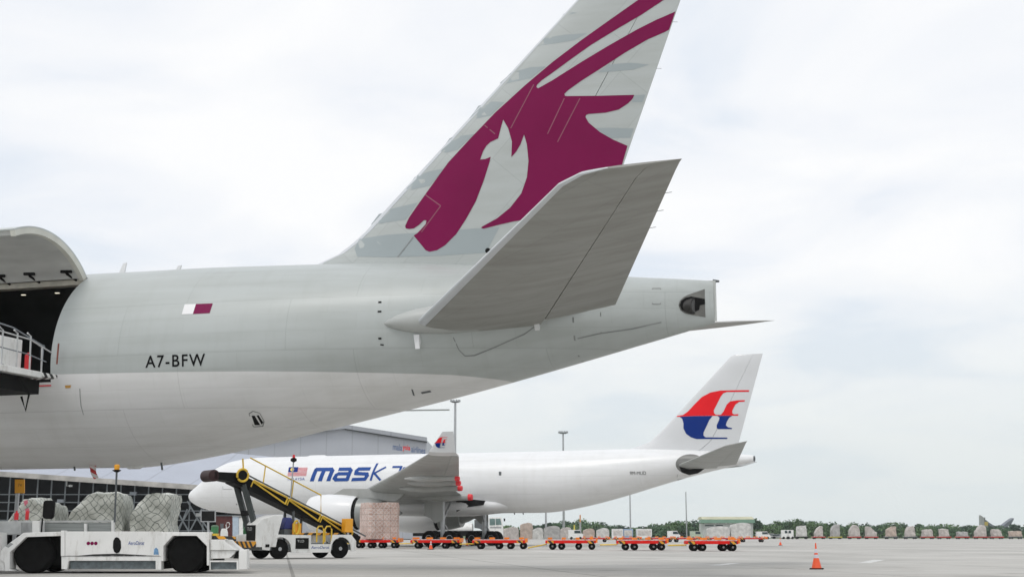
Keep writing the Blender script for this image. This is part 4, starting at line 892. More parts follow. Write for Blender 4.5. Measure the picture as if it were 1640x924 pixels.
def make_dolly(w_, d_, m_frame, label, drawbar=0, wheels=((-.38, 1), (-.13, 1), (.22, 1), (.42, 1)), loc=(0, 0, 0), rz=0, group='pallet dollies parked on the apron', stops=True, hd=.62, bar_y=.36):
    t = thing('pallet_dolly', label, 'dolly', loc, rz, group)
    b = MB(); b.box(-w_/2, w_/2, -d_/2, d_/2, hd-.24, hd-.04); b.build('frame', m_frame, t, bevel=.02)
    b = MB()
    for k in range(int(w_/.25)): x = -w_/2+.14+k*.25; b.box(x-.09, x+.09, -d_/2+.08, d_/2-.08, hd-.036, hd+.02)
    b.build('roller_deck', mat('roller_steel', (.60, .58, .56), .4, .15, 4), t)
    if stops:
        for sy in (-1, 1):
            for k in range(4):
                x = -w_/2+.3+k*(w_-.6)/3; b = MB(); b.box(x-.13, x+.13, sy*(d_/2-.1)-.05, sy*(d_/2-.1)+.05, hd+.024, hd+.16); b.build('corner_stop', orange, t)
        for sx in (-1, 1):
            b = MB(); x = sx*w_*.40; b.box(x-.22, x+.22, -d_/2-.02, -d_/2-.003, hd-.25, hd-.06); b.build('chevron_patch', hazyb, t)
        b = MB(); b.box(w_/2+.003, w_/2+.12, -d_/2, d_/2, hd-.20, hd+.10); b.build('end_bumper', orange, t)
    for fx, _ in wheels:
        for sy in (-1, 1):
            x = fx*w_; b = MB(); b.use(rubber).lathe((x, sy*(d_/2-.35), .245), [(-.08, .12), (-.08, .21), (-.05, .245), (.05, .245), (.08, .21), (.08, .12)], 'y', 18)
            b.use(grey).lathe((x, sy*(d_/2-.35), .245), [(-.085, .02), (-.09, .06), (-.07, .08)], 'y', 12)
            b.use(black).box(x-.05, x+.05, sy*(d_/2-.35)-.02, sy*(d_/2-.35)+.02, .28, hd-.24)
            b.build('wheel', None, t, smooth=True)
    if drawbar:
        b = MB(); b.tube([(-w_/2+.05, -.3, bar_y+.02), (-w_/2-drawbar, 0, bar_y if drawbar < 1.15 else .12)], .05, 6); b.tube([(-w_/2+.05, .3, bar_y+.02), (-w_/2-drawbar, 0, bar_y if drawbar < 1.15 else .12)], .05, 6); b.build('drawbar', yellow, t)
    return t

# near row of red dollies: px extents and ground rows
rows = [(569, 641, 877.5, .9, 'red dolly carrying the tall net-covered carton stack in front of the white engine', ((-.38, 1), (-.12, 1), (.12, 1), (.40, 1))),
        (660, 738, 878.5, 1.0, 'empty red dolly just right of the carton stack, behind a small cone', ((-.36, 1), (-.1, 1), (.2, 1), (.44, 1))),
        (758, 842, 879, 1.0, 'empty red dolly in front of the green-glazed truck cab', ((-.35, 1), (0, 1), (.22, 1), (.46, 1))),
        (874, 954, 880.5, 1.25, 'empty red dolly with its yellow drawbar lowered to the ground, left of a mast', ((-.36, 1), (-.18, 1), (.16, 1), (.42, 1))),
        (987, 1066, 881, 1.1, 'empty red dolly, second from the right end of the nearer dolly row', ((-.32, 1), (-.14, 1), (.24, 1), (.40, 1))),
        (1097, 1179, 882, 1.1, 'empty red dolly at the right end of the nearer dolly row', ((-.34, 1), (-.18, 1), (.22, 1), (.40, 1)))]
redlite = mat('fresh_red', (.70, .014, .010), .5, .12, 2, spec=.2)
a_, b_ = ground(640, 877.5), ground(1140, 881.8); rowrz = math.atan2(b_.y-a_.y, b_.x-a_.x)
stack_F = None
for x0, x1, yb, dbar, lab, wh in rows:
    cx = (x0+x1)/2; dd = a_+(b_-a_)*((cx-640)/500); g = ground(cx, None, (dd-CAM).dot(FW))
    F = Fr(g.x, g.y, -YAW*.3+rowrz*.0); dep = (Vector((g.x, g.y, 0))-CAM).dot(FW); w_ = (x1-x0)/FPX*dep
    make_dolly(w_, 2.2, redlite, lab, dbar, wh, F.loc(), -YAW*.8, hd=.68)
    if stack_F is None: stack_F = (Fr(g.x, g.y, -YAW*.8), w_)
# carton stack on the first dolly
F, w_ = stack_F
st = load_mesh(2.55, 2.2, [(-1, 2.78), (1, 2.82)], 3, .05, 17).build('carton_stack', cartonm, None, smooth=True); st.rotation_euler[2] = -YAW+R(28); st.location = (F.o.x+.12, F.o.y, .71)
tag(st, 'tall block of brown cartons wrapped in net on a red dolly beside the white engine', 'cargo')

# the three big netted loads behind the low loader, each on its dolly
for px, dep, w_, prof, lab, sd_ in ((55, 60, 2.35, [(-1, .7), (-.75, 1.1), (-.3, 1.95), (.3, 2.0), (.35, 1.80), (1, 1.75)], 'low slanted film load under a dark net, leftmost of three behind the low loader', 1),
                                   (160, 60, 2.4, [(-1, 1.2), (-.85, 1.45), (-.35, 2.15), (-.1, 2.27), (.6, 2.25), (1, 2.15)], 'tallest slanted load under a dark net, middle of the three behind the low loader', 2),
                                   (247, 60, 1.85, [(-1, 1.2), (-.6, 1.85), (-.2, 2.18), (1, 2.22)], 'upright narrow load under a dark net, rightmost of the three behind the low loader', 5)):
    F = facing(px, depth=dep)
    cargo(F, 0, w_, 1.9, .64, prof, sd_, net1, 'netted_load', lab, 'cargo', 'netted loads behind the low loader', .13)
    make_dolly(w_+.4, 2.4, grey, 'grey dolly under the '+lab.split(',')[0], 0, loc=F.loc(), rz=F.rz, group='dollies under the big netted loads', stops=False, hd=.62)
pinkt = mat('pink_tag', (.62, .16, .22), .6, .15)
F = facing(42, depth=58.3)
for P in (((38,802),(44,800),(45,805),(40,810)), ((40,815),(46,813),(48,820),(42,823))):
    o = fp(F, P, -.02, .0, 'pink_tag', pinkt, None); o.location = F.loc(); o.rotation_euler[2] = F.rz
    tag(o, 'pink paper tag fixed high on the low netted load' if P[0][1] < 805 else 'pink paper tag fixed low on the low netted load', 'tag', 'pink tags on the low netted load')

# ------------------------------------------------------------------ belt loader
g = ground(545, 893.5); dv = RT*-.80+Vector((math.sin(YAW), math.cos(YAW), 0))*-.60
BZ = math.atan2(dv.y, dv.x)
bl = thing('belt_loader', 'white belt loader with raised black conveyor and yellow railing between the two planes', 'loader', (g.x, g.y, 0), BZ)
Bf = Fr(g.x, g.y, BZ)      # x forward, y to its left (the near side is +y)
def bb(x0, x1, y0, y1, z0, z1, name, m_, par=bl, bevel=.0): b = MB(); b.box(x0, x1, y0, y1, z0, z1); return b.build(name, m_, par, bevel=bevel)
# side walls with wheel arches
def arch(cx, r_, z=.42, n=9): return [(cx+r_*math.cos(math.pi*i/n), z+r_*math.sin(math.pi*i/n)) for i in range(n+1)]
WB = 2.95
for ys in ((.0, .06), (-1.95, -1.89)):
    poly = [(-.75, .30), (-.75, .75), (-.5, 1.02), (.42, 1.02), (.52, .62)]+[(1.5, .62), (1.5, 1.0), (WB-.2, 1.02), (WB+.85, 1.05), (WB+.85, .40)]+[(WB+.52, .36)]+arch(WB, .50)+[(WB-.52, .26), (.52, .26)]+arch(0, .50)+[(-.52, .30)]
    b = MB(); b.prism(poly, *ys); b.build('side_panel', vwhite, bl, bevel=.015)
bb(-.7, WB+.9, -1.88, -.02, .36, .60, 'chassis', dgrey)
bb(.5, 1.5, -1.0, -.05, .60, .66, 'service_bay_floor', dgrey); bb(1.62, 2.25, .062, .075, .42, .88, 'black_panel', black)
a = 2.35; text_fit('badge_lettering', 'TLD', lambda u, v: Vector((u, .08, v)), 2.18, 1.85, .70, .80, dirty, bl, step=3)
text_fit('company_lettering', 'AeroDarat', lambda u, v: Vector((u, .066, v)), 1.5, .6, .42, .54, lblue, bl, shear=.2, step=3)
for x in (0, WB):
    for y in (-.12, -1.83):
        b = MB(); b.use(rubber).lathe((x, y, .42), [(-.12, .25), (-.12, .38), (-.08, .42), (.08, .42), (.12, .38), (.12, .25)], 'y', 28)
        b.use(steel).lathe((x, y, .42), [(.07, .24), (.10, .20), (.05, .10), (.13, .08), (.13, .01)], 'y', 20, cap=False); b.build('wheel', None, bl, smooth=True)
# front nose with engine cover
b = MB(); b.prism([(WB+.2, .5), (WB+1.15, .5), (WB+1.15, 1.45), (WB+.95, 1.66), (WB+.35, 1.85), (WB-.1, 1.86), (WB+.1, 1.1)], -.95, .04); nose = b.build('engine_cover', vwhite, bl, bevel=.04)
b = MB(); b.prism([(WB+.3, .5), (WB+1.15, .5), (WB+1.15, 1.02), (WB+.3, 1.05)], -1.93, -.96); b.build('front_deck', vwhite, bl, bevel=.03)
b = MB(); b.box(WB+1.16, WB+1.30, -1.95, .06, .48, .74); b.build('chevron_bumper', hazyb, bl, bevel=.01)
b = MB(); b.box(WB+1.0, WB+1.25, -3.0, -1.96, .60, .74); b.build('chevron_bar', hazyb, bl, bevel=.01)
b = MB(); b.box(WB+1.155, WB+1.17, -.88, -.04, .78, 1.42); b.build('radiator_grille', black, nose)
text_fit('badge_lettering', 'TLD', lambda u, v: Vector((WB+1.175, u, v)), -.80, -.35, 1.20, 1.33, dirty, nose, step=3)
b = MB(); b.box(WB+.55, WB+.72, .062, .09, .50, .62); b.build('side_lamp', black, bl)
b = MB(); b.lathe((WB+.9, -1.5, 1.05), [(0, .12), (.2, .12), (.28, .06)], 'z', 12); b.build('green_canister', greenp, bl)
# driver's place
bb(WB-.75, WB-.25, -.75, -.15, 1.02, 1.25, 'seat_base', dgrey); st_ = MB(); st_.hexa([(WB-.8, -.75, 1.25), (WB-.2, -.75, 1.25), (WB-.2, -.15, 1.25), (WB-.8, -.15, 1.25), (WB-.62, -.72, 1.75), (WB-.42, -.72, 1.75), (WB-.42, -.18, 1.75), (WB-.62, -.18, 1.75)]); st_.build('driver_seat', blue, bl, bevel=.06)
b = MB(); 
pts = [(WB-.75+.13*math.cos(t), .0, 1.33+.28*math.sin(t)) for t in [i*math.pi/8 for i in range(17)]]; b.tube(pts, .05, 8, cap=False); b.build('yellow_hose_ring', yellow, bl)
bb(WB-1.0, WB-.6, -.1, -.02, 1.03, 1.5, 'hose_board', amber)
bb(.0, 1.9, -1.2, -.1, 1.0, 1.10, 'chevron_step', hazyb)
bb(-.62, -.22, -.35, -.02, 1.12, 1.72, 'yellow_box', amber, bevel=.02); bb(-.5, -.4, -.25, -.15, .9, 1.12, 'box_post', steel)
for x in (.45, .85):
    b = MB(); b.tube([(x, -.03, .62), (x, -.03, 1.25), (x+.08, -.03, 1.38), (x+.25, -.03, 1.38), (x+.33, -.03, 1.25), (x+.33, -.03, .7)], .035, 7); b.build('grab_rail', yellow, bl)
bb(.55, 1.3, -.8, -.3, .66, 1.15, 'battery_box', vwhite)
# conveyor: from low rear to high front
def cv(t, y, dz=0):   # t metres along the belt from the rear
    x0, z0 = -1.35, .95; x = x0+t*math.cos(BA); z = z0+t*math.sin(BA); return (x-dz*math.sin(BA), y, z+dz*math.cos(BA))
BA = R(23.6); LN = 6.65; Y0_, Y1_ = -1.45, -.55
def cbox(t0, t1, y0, y1, d0, d1, name, m_, par, d2=None, d3=None):
    b = MB(); d2 = d0 if d2 is None else d2; d3 = d1 if d3 is None else d3
    b.hexa([cv(t0, y0, d0), cv(t1, y0, d2), cv(t1, y1, d2), cv(t0, y1, d0), cv(t0, y0, d1), cv(t1, y0, d3), cv(t1, y1, d3), cv(t0, y1, d1)]); return b.build(name, m_, par)
conv = cbox(0, LN, Y0_, Y1_, -.34, -.02, 'conveyor', black, bl, -.46, -.02)
cbox(.1, LN-.1, Y0_+.1, Y1_-.1, -.015, .03, 'belt', rubber, conv)
cbox(-.2, LN-.3, Y1_+.01, Y1_+.06, .06, .12, 'side_rail', dgrey, conv)
for t0, t1 in ((.5, 2.2), (2.3, 4.0), (4.1, 5.9)):
    b = MB(); b.tube([cv(t0, Y1_+.06, -.28), cv(t1, Y1_+.06, -.06)], .035, 6); b.tube([cv(t0, Y1_+.06, -.0), cv(t1, Y1_+.06, -.0)], .04, 6); b.tube([cv(t0, Y1_+.06, -.3), cv(t0, Y1_+.06, 0)], .04, 6)
    b.tube([cv(t1, Y1_+.06, -.3), cv(t1, Y1_+.06, 0)], .03, 6); b.build('side_truss', yellow, conv)
# head: level tip with rollers
h0 = Vector(cv(LN, 0, 0)); 
b = MB(); b.hexa([(h0.x-.3, Y0_, h0.z-.46), (h0.x+1.1, Y0_, h0.z-.26), (h0.x+1.1, Y1_, h0.z-.26), (h0.x-.3, Y1_, h0.z-.46), (h0.x-.3, Y0_, h0.z), (h0.x+1.1, Y0_, h0.z+.02), (h0.x+1.1, Y1_, h0.z+.02), (h0.x-.3, Y1_, h0.z)]); hd_ = b.build('conveyor_head', black, conv)
b = MB(); b.lathe((h0.x+1.1, Y0_, h0.z-.14), [(-.02, .22), (0, .25), (.88, .25), (.90, .22)], 'y', 20); b.build('rubber_bumper', mat('dark_rubber_red', (.03, .008, .008), .6, .2), hd_, smooth=True)
b = MB(); b.tube([(h0.x-.15+.26*math.cos(t), Y1_+.10, h0.z-.10+.26*math.sin(t)) for t in [i*math.pi/9 for i in range(19)]], .05, 8, cap=False); b.build('yellow_wheel_ring', yellow, hd_)
b = MB(); b.lathe((h0.x-.15, Y1_+.02, h0.z-.10), [(0, .22), (.08, .22)], 'y', 18); b.build('roller_disc', black, hd_)
# railing
rl = MB(); YR = Y1_+.03; rl.tube([cv(2.3, YR, .05), cv(2.65, YR, .80), cv(6.45, YR, .80)], .032, 7)
for t in (3.9, 5.4): rl.tube([cv(t, YR, 0), cv(t+.25, YR, .80)], .028, 6)
rl.tube([cv(6.4, YR, 0), cv(6.75, YR, .62)], .035, 6)
rl.build('railing', yellow, conv)
# lift arms
for y in (Y0_+.12, Y1_-.06):
    b = MB(); a1 = Vector(cv(6.2, y, -.33)); a2 = Vector((WB+.85, y, 1.2)); b.tube([a1, a2], .15, 4); b.build('lift_arm', mat('arm_grey', (.06, .07, .07), .5, .2, 3), bl)
b = MB(); a1 = Vector(cv(6.2, -1, -.33)); a2 = Vector((WB+.85, -1, 1.2)); q = a1.lerp(a2, .62); b.box(q.x-.15, q.x+.15, Y0_+.1, Y1_-.05, q.z-.1, q.z+.1); b.build('arm_brace', black, bl)
for x, y in ((WB-.9, -1.4), (WB-.9, -.6), (WB-1.5, -1.0)):
    b = MB(); b.tube([(x, y, .6), (x, y, cv((x+1.3)/math.cos(BA), y, -.4)[2])], .06, 8); b.build('support_post', dgrey, bl)
# beacon mast of the belt loader
b = MB(); q1_ = Vector(cv(4.0, Y1_+.1, .05)); q2_ = q1_+Vector((-.10, 0, 1.62)); b.tube([q1_, q2_], .03, 7); mst = b.build('beacon_mast', steel, bl)
b = MB(); b.use(black).lathe((q2_.x, q2_.y, q2_.z), [(-.08, .03), (-.02, .14), (.08, .13), (.12, .06)], 'z', 14); b.use(redc).lathe((q2_.x, q2_.y, q2_.z+.12), [(0, .06), (.13, .05)], 'z', 12); b.build('beacon', None, mst)

# ------------------------------------------------------------------ traffic cones
def make_cone(label, loc, h):
    t = thing('traffic_cone', label, 'cone', loc, 0, 'orange cones on the apron')
    s_ = h/.77
    b = MB(); b.box(-.20*s_, .20*s_, -.20*s_, .20*s_, 0, .035*s_); b.build('base', rubber if h > .7 else black, t, bevel=.01)
    co = mat('cone_orange', (.88, .11, .03), .45, .08, 3); wh_ = mat('cone_band', (.62, .62, .68), .3, .1, 4)
    zs = [(.036, .15, co), (.33, .078, wh_), (.43, .058, co), (.48, .048, wh_), (.60, .030, co), (.77, .018, None)]
    b = MB()
    for (z0, r0, m_), (z1, r1, _) in zip(zs, zs[1:]):
        b.use(m_); b.lathe((0, 0, 0), [(z0*s_, r0*s_), (z1*s_, r1*s_)], 'z', 20, cap=False)
    b.use(co).lathe((0, 0, 0), [(.77*s_, .018*s_), (.772*s_, .002)], 'z', 12)
    b.build('cone_body', None, t, smooth=True); return t
g = ground(1308, 911); make_cone('tall orange cone with two pale bands on a black base, nearest and largest', g, .77)
for px, py, lab in ((690, 879.5, 'small orange cone standing before the second red dolly'), (748, 873.5, 'small orange cone with pale top behind the dolly drawbar, left of the truck'), (1250, 873, 'smallest orange cone, off to the right of the dolly rows')):
    make_cone(lab, ground(px, py), .74)

# ------------------------------------------------------------------ second, further row of empty red dollies
labs = ['far red dolly at the left end of the further row', 'far red dolly, second from the left in the further row', 'far red dolly, third from the left in the further row, behind a small gap', 'far red dolly between two others left of the green roofed hall', 'far red dolly in front of the white sheeted cargo', 'far red dolly at the right end of the further row']
ex = [(932, 975), (984, 1024), (1038, 1077), (1081, 1114), (1131, 1171), (1184, 1224)]
protoD = None
for (x0, x1), lab in zip(ex, labs):
    g = ground((x0+x1)/2, None, 190); w_ = (x1-x0)/FPX*190
    if protoD is None: protoD = make_dolly(w_, 2.2, red, lab, 1.0, ((-.34, 1), (.34, 1)), g, -YAW, group='far row of empty red dollies', hd=.66)
    else:
        c = copy_tree(protoD); c.location = g; c['label'] = lab

# ------------------------------------------------------------------ far row of loaded dollies on the right
far = [(1283.5, 17, [(-1, 2.5), (-.85, 2.9), (.7, 3.2), (1, 3.0)], 'w', 'bright white wrapped load with a slanted left top, leftmost of the far right row'),
       (1311, 14, [(-1, 1.3), (-.2, 2.6), (.4, 3.0), (.9, 3.0), (1, .9)], 'r', 'narrow load slanting up to the right on red, second of the far right row'),
       (1337.5, 15, [(-1, 2.0), (-.4, 3.0), (0, 3.5), (1, 3.5)], 'y', 'tallest load of the far right row, on the yellow dolly'),
       (1368, 18, [(-1, 1.6), (-.5, 2.9), (0, 3.4), (.5, 3.2), (1, 2.0)], 'r', 'broad peaked load in the far right row, right of the yellow dolly'),
       (1395, 18, [(-1, 2.9), (-.3, 2.9), (.3, 2.0), (.6, 1.6), (1, 1.4)], 'r', 'load with a high left and low right side in the far right row'),
       (1427, 16, [(-1, 2.0), (-.3, 2.6), (.4, 2.9), (1, 2.9)], 'k', 'load on a black dolly slanting up to the right, left of its twin'),
       (1457.5, 16, [(-1, 1.4), (-.4, 2.8), (.5, 3.0), (.8, 2.8), (1, .9)], 'k', 'load on a black dolly with a steep right edge, right of its twin'),
       (1485, 16, [(-1, 2.0), (1, 2.1)], 'r', 'low square load first right of the black dollies'),
       (1511.5, 15, [(-1, 2.1), (-.6, 2.3), (.9, 2.1), (1, 2.0)], 'r', 'low square load second right of the black dollies'),
       (1541, 17, [(-1, 1.4), (1, 1.4)], 'r', 'lowest flat load of the far right row'),
       (1570, 18, [(-1, 1.6), (-.2, 2.7), (.2, 3.3), (.8, 3.2), (1, 2.8)], 'r', 'tall peaked load under the far grey pylon'),
       (1595.5, 15, [(-1, 2.1), (-.3, 2.2), (.9, 1.9), (1, 1.8)], 'r', 'low load right of the far grey pylon'),
       (1626, 20, [(-1, 1.6), (1, 1.6)], 'k', 'long low load at the right edge of the picture')]
DF = 338; S_ = DF/FPX
pro = {}
DL = ['black dolly under the bright white wrapped load', 'red dolly under the narrow load right of the white one', 'yellow dolly, the only one in the far right row', 'red dolly right of the yellow one, under the peaked load', 'red dolly under the load with a high left side', 'dark dolly, left one of the far pair', 'dark dolly, right one of the far pair', 'red dolly first right of the dark pair', 'red dolly second right of the dark pair', 'red dolly under the lowest flat load', 'red dolly under the tall load below the grey pylon', 'red dolly under the low load right of the grey pylon', 'dark dolly at the right edge of the picture']
for i, (px, wpx, prof, kk, lab) in enumerate(far):
    F = facing(px, depth=DF); w_ = wpx*S_*.86; prof = [(a, h*.90) for a, h in prof]
    cargo(F, 0, w_, 2.4, .70, [(a, h-.15) for a, h in prof], i+20, netw if kk == 'w' else (netfar, netfar, netf2, netfar, netfar, netf3, netfar)[i % 7], 'netted_load', lab, 'cargo', 'loads in the far right row', .16)
    fm = {'r': red, 'w': black, 'y': mat('far_yellow', (.55, .45, .03), .5), 'k': dgrey}[kk]
    dl = DL[i]
    if kk not in pro: pro[kk] = make_dolly(3.2, 2.4, fm, dl, 0, ((-.36, 1), (.36, 1)), F.loc(), F.rz, group='dollies of the far right row', stops=False, hd=.66)
    else:
        c = copy_tree(pro[kk]); c.location = F.loc(); c['label'] = dl

# ------------------------------------------------------------------ loads, containers and vehicles beyond the far freighter
for i, (px, dep, wpx, h, kk, lab) in enumerate([(818, 330, 26, 3.4, 'f', 'pale pink netted load just right of the truck cab'), (843, 330, 20, 4.6, 'f', 'tall pinkish netted load, highest beyond the white plane'), (861, 330, 18, 3.2, 'w', 'white topped load left of the parked mast'),
                                          (884, 330, 26, 3.7, 'f', 'wide pinkish netted load between two masts'), (906, 330, 18, 3.4, 'f', 'pinkish netted load right of the thicker mast'), (943, 330, 18, 3.0, 'f', 'beige netted load left of the dark gap'), (965, 330, 20, 3.1, 'w', 'whitish netted load beside the dark gap'),
                                          (1150, 330, 36, 3.6, 'w', 'white sheeted cargo before the green roofed hall, left half'), (1186, 330, 32, 4.6, 'w', 'high white sheeted cargo before the green roofed hall, right half')]):
    F = facing(px, depth=dep); w_ = wpx*dep/FPX
    h *= .88; b = load_mesh(w_, 2.4, [(-1, h-.6), (-.5, h-.25), (.2, h), (.8, h-.15), (1, h-.5)], i+50, .13); o = b.build('netted_load', netw if kk == 'w' else (netfar, netf3, netfar, netf2)[i % 4], None, smooth=True)
    o.location = (F.o.x, F.o.y, .0); o.rotation_euler[2] = F.rz; tag(o, lab, 'cargo', 'loads beyond the far freighter')
def crate(px, x0, x1, y0, dep, m_, lab, nm='air_container', cat='container'):
    F = facing(px, depth=dep); a = F.xz(x0, y0); c = F.xz(x1, y0)
    t = thing(nm, lab, cat, F.loc(), F.rz, 'boxy containers on the far apron')
    b = MB(); w_ = c[0]-a[0]; b.prism([(a[0], .25), (c[0]-.15*w_, .25), (c[0], .8), (c[0], a[1]), (a[0], a[1])], -1.2, 1.2); b.build('shell', m_, t, bevel=.05)
    b = MB(); b.box(a[0]+.2, c[0]-.2, -1.22, -1.203, .9, a[1]-.3); b.build('door_curtain', canvas, t)
    b = MB(); b.box(a[0], c[0], -1.2, 1.2, 0, .24); b.build('base', dgrey, t)
crate(986, 980, 997, 846.5, 300, vwhite, 'white far container left of the blue one'); crate(1005, 997.5, 1013, 846.5, 300, mat('container_blue', (.28, .38, .52), .5, .2), 'pale blue far container'); crate(1031, 1019, 1043, 846.5, 300, vwhite, 'white far container standing alone right of the mast')
# small tow tractors and vans far away
def van(px, dep, L_, H_, m_, lab, cat='van', nm='van', flip=1):
    F = facing(px, depth=dep); t = thing(nm, lab, cat, F.loc(), F.rz)
    b = MB(); l2 = L_/2
    b.prism([(flip*x, z) for x, z in ((-l2, .3), (l2, .3), (l2, H_*.55), (l2*.75, H_*.62), (l2*.55, H_), (-l2, H_))], -.9, .9); b.build('body', m_, t, bevel=.06)
    b = MB(); b.prism([(flip*x, z) for x, z in ((l2*.70, H_*.64), (l2*.54, H_*.93), (-l2*.2, H_*.93), (-l2*.2, H_*.64))], -.92, -.901); b.build('window', glass, t)
    for x in (-l2*.6, l2*.6):
        b = MB(); b.lathe((x, -.75, .33), [(-.17, .2), (-.15, .33), (.1, .33)], 'y', 14); b.build('wheel', rubber, t)
van(922, 300, 3.4, 2.2, vwhite, 'small white tow tractor beside the yellow pole far off', 'tractor', 'tow_tractor')
van(1079, 280, 2.6, 1.9, vwhite, 'small white tractor between the far dolly rows', 'tractor', 'tow_tractor')
van(1222, 330, 3.4, 1.9, vwhite, 'white van right of the green roofed hall'); van(1232, 360, 4.2, 1.4, vwhite, 'low white car parked far off right of the hall', 'car', 'parked_car'); van(1245, 360, 4.2, 1.3, grey, 'low grey car parked far off right of the hall', 'car', 'parked_car', -1)
van(1257, 335, 1.6, 2.3, vwhite, 'left one of two small white upright carts far right', 'cart', 'service_cart'); van(1265, 335, 1.6, 2.3, vwhite, 'right one of two small white upright carts far right', 'cart', 'service_cart', -1)
van(1115, 330, 3.0, 2.0, mat('pale_green', (.42, .5, .38), .6), 'pale greenish tractor left of the white sheeted cargo', 'tractor', 'tow_tractor')
for px, y0, mt, lab in ((920, 840, mat('far_yellow_pole', (.6, .52, .08), .5), 'yellow upright boom beyond the white tow tractor'), (929.5, 824, mat('far_orange_pole', (.6, .28, .12), .6), 'orange and grey upright boom right of the yellow one')):
    F = facing(px, depth=300); zt = F.xz(px, y0)[1]; t = thing('boom', lab, 'boom', F.loc(), F.rz)
    b = MB(); b.tube([(0, 0, 0), (0, 0, zt*.7)], .22, 8); b.build('lower_section', grey if y0 < 830 else mt, t)
    b = MB(); b.tube([(0, 0, zt*.7), (0, 0, zt)], .16, 8); b.build('upper_section', mt, t)

# truck with a green-glazed cab under the far freighter
F = facing(790, depth=175); tk = thing('tanker_truck', 'white truck with green tinted cab windows parked beneath the white freighter', 'truck', F.loc(), F.rz)
def tp(pts, y0, y1, nm, m_, bevel=.0, par=None): return fp(F, pts, y0, y1, nm, m_, par or tk, bevel)
cab = tp([(783,828),(803,827.5),(805,838),(806,845),(806,857),(783,857)], -1.2, 1.2, 'cab', vwhite, .06)
tp([(784.5,830.5),(793,830.3),(793.3,840.5),(784.5,841)], -1.22, -1.201, 'side_window', gglass, par=cab); tp([(794,830.3),(801.5,830),(803.5,840),(794.3,840.4)], -1.22, -1.201, 'windscreen', gglass, par=cab)
tp([(785,843),(803,843),(803,845.5),(785,845.5)], -1.22, -1.201, 'grille', grey, par=cab); tp([(806.5,830),(809.5,830),(809,834.5),(807,834.5)], -1.3, -1.15, 'mirror', black, par=cab)
tp([(662,851),(783,849),(783,858),(662,858)], -.9, .9, 'chassis', black)
b = MB(); a, c = F.xz(705, 846), F.xz(758, 846); b.lathe((a[0], 0, a[1]), [(0, .5), (.15, .72), (c[0]-a[0]-.15, .72), (c[0]-a[0], .5)], 'x', 24); b.build('tank', vwhite, tk, smooth=True)
tp([(760,832),(782,831),(782,850),(774,850),(768,846),(760,845)], -.8, .8, 'pump_cabinet', dgrey, .05); tp([(766,829.5),(773,829.5),(773,834),(766,834)], -.85, -.81, 'hatch', dirty)
for px in (692, 712, 752, 772, 793):
    c = F.xz(px, 855)
    for y in (-1.1, .75):
        b = MB(); b.use(rubber).lathe((c[0], y, .55), [(0, .3), (.02, .5), (.08, .55), (.3, .55), (.35, .4)], 'y', 22); b.use(yellow if px == 712 else dgrey).lathe((c[0], y, .55), [(.0, .15), (-.02, .25), (.03, .29)], 'y', 18); b.build('wheel', None, tk, smooth=True)

# ------------------------------------------------------------------ floodlight masts
def mast(px, ytop, dep, r_, head, lab):
    F = facing(px, depth=dep); zt = F.xz(px, ytop)[1]; t = thing('floodlight_mast' if head else 'slender_mast', lab, 'mast', F.loc(), F.rz)
    b = MB(); b.tube([(0, 0, 0), (0, 0, zt)], r_, 12, r_*.6); b.build('pole', steel, t, smooth=True)
    if head:
        s_ = head; b = MB(); b.lathe((0, 0, zt), [(-.25*s_, .3*s_), (-.2*s_, 1.0*s_), (-.1*s_, 1.0*s_), (-.05*s_, .3*s_)], 'z', 16); b.build('lamp_ring', dgrey, t)
        for k in range(10):
            a = 2*math.pi*k/10; x, y = math.cos(a)*1.15*s_, math.sin(a)*1.15*s_
            b = MB(); b.hexa([(x-.28*s_, y-.28*s_, zt-.05*s_), (x+.28*s_, y-.28*s_, zt-.05*s_), (x+.28*s_, y+.28*s_, zt-.05*s_), (x-.28*s_, y+.28*s_, zt-.05*s_), (x-.2*s_, y-.2*s_, zt+.45*s_), (x+.2*s_, y-.2*s_, zt+.45*s_), (x+.2*s_, y+.2*s_, zt+.45*s_), (x-.2*s_, y+.2*s_, zt+.45*s_)]); b.build('lamp', mat('lamp_housing', (.30, .32, .33), .5), t)
mast(727.5, 643, 290, .42, .85, 'tall floodlight mast rising behind the red and blue winglet')
mast(903, 693, 420, .42, 1.15, 'shorter looking floodlight mast above the middle of the white fuselage')
mast(1010, 760, 330, .22, 0, 'plain grey mast whose top hides behind the rear of the white plane')
mast(1100, 787, 420, .25, 0, 'thin plain mast standing free under the white tail')
mast(874.5, 780, 330, .28, 0, 'thin mast visible only below the white belly, left of the thicker one')
# crane jib left of the tall mast
F = facing(545, depth=420); t = thing('tower_crane', 'distant crane jib reaching out from behind the near freighter', 'crane', F.loc(), F.rz)
zt = F.xz(720, 656)[1]; b = MB(); b.tube([(0, 0, 0), (0, 0, zt)], .6, 4); b.build('tower', grey, t)
b = MB(); xr = F.xz(720, 656)[0]; b.tube([(-12, 0, zt-.6), (xr, 0, zt)], .25, 4); b.build('jib', grey, t)

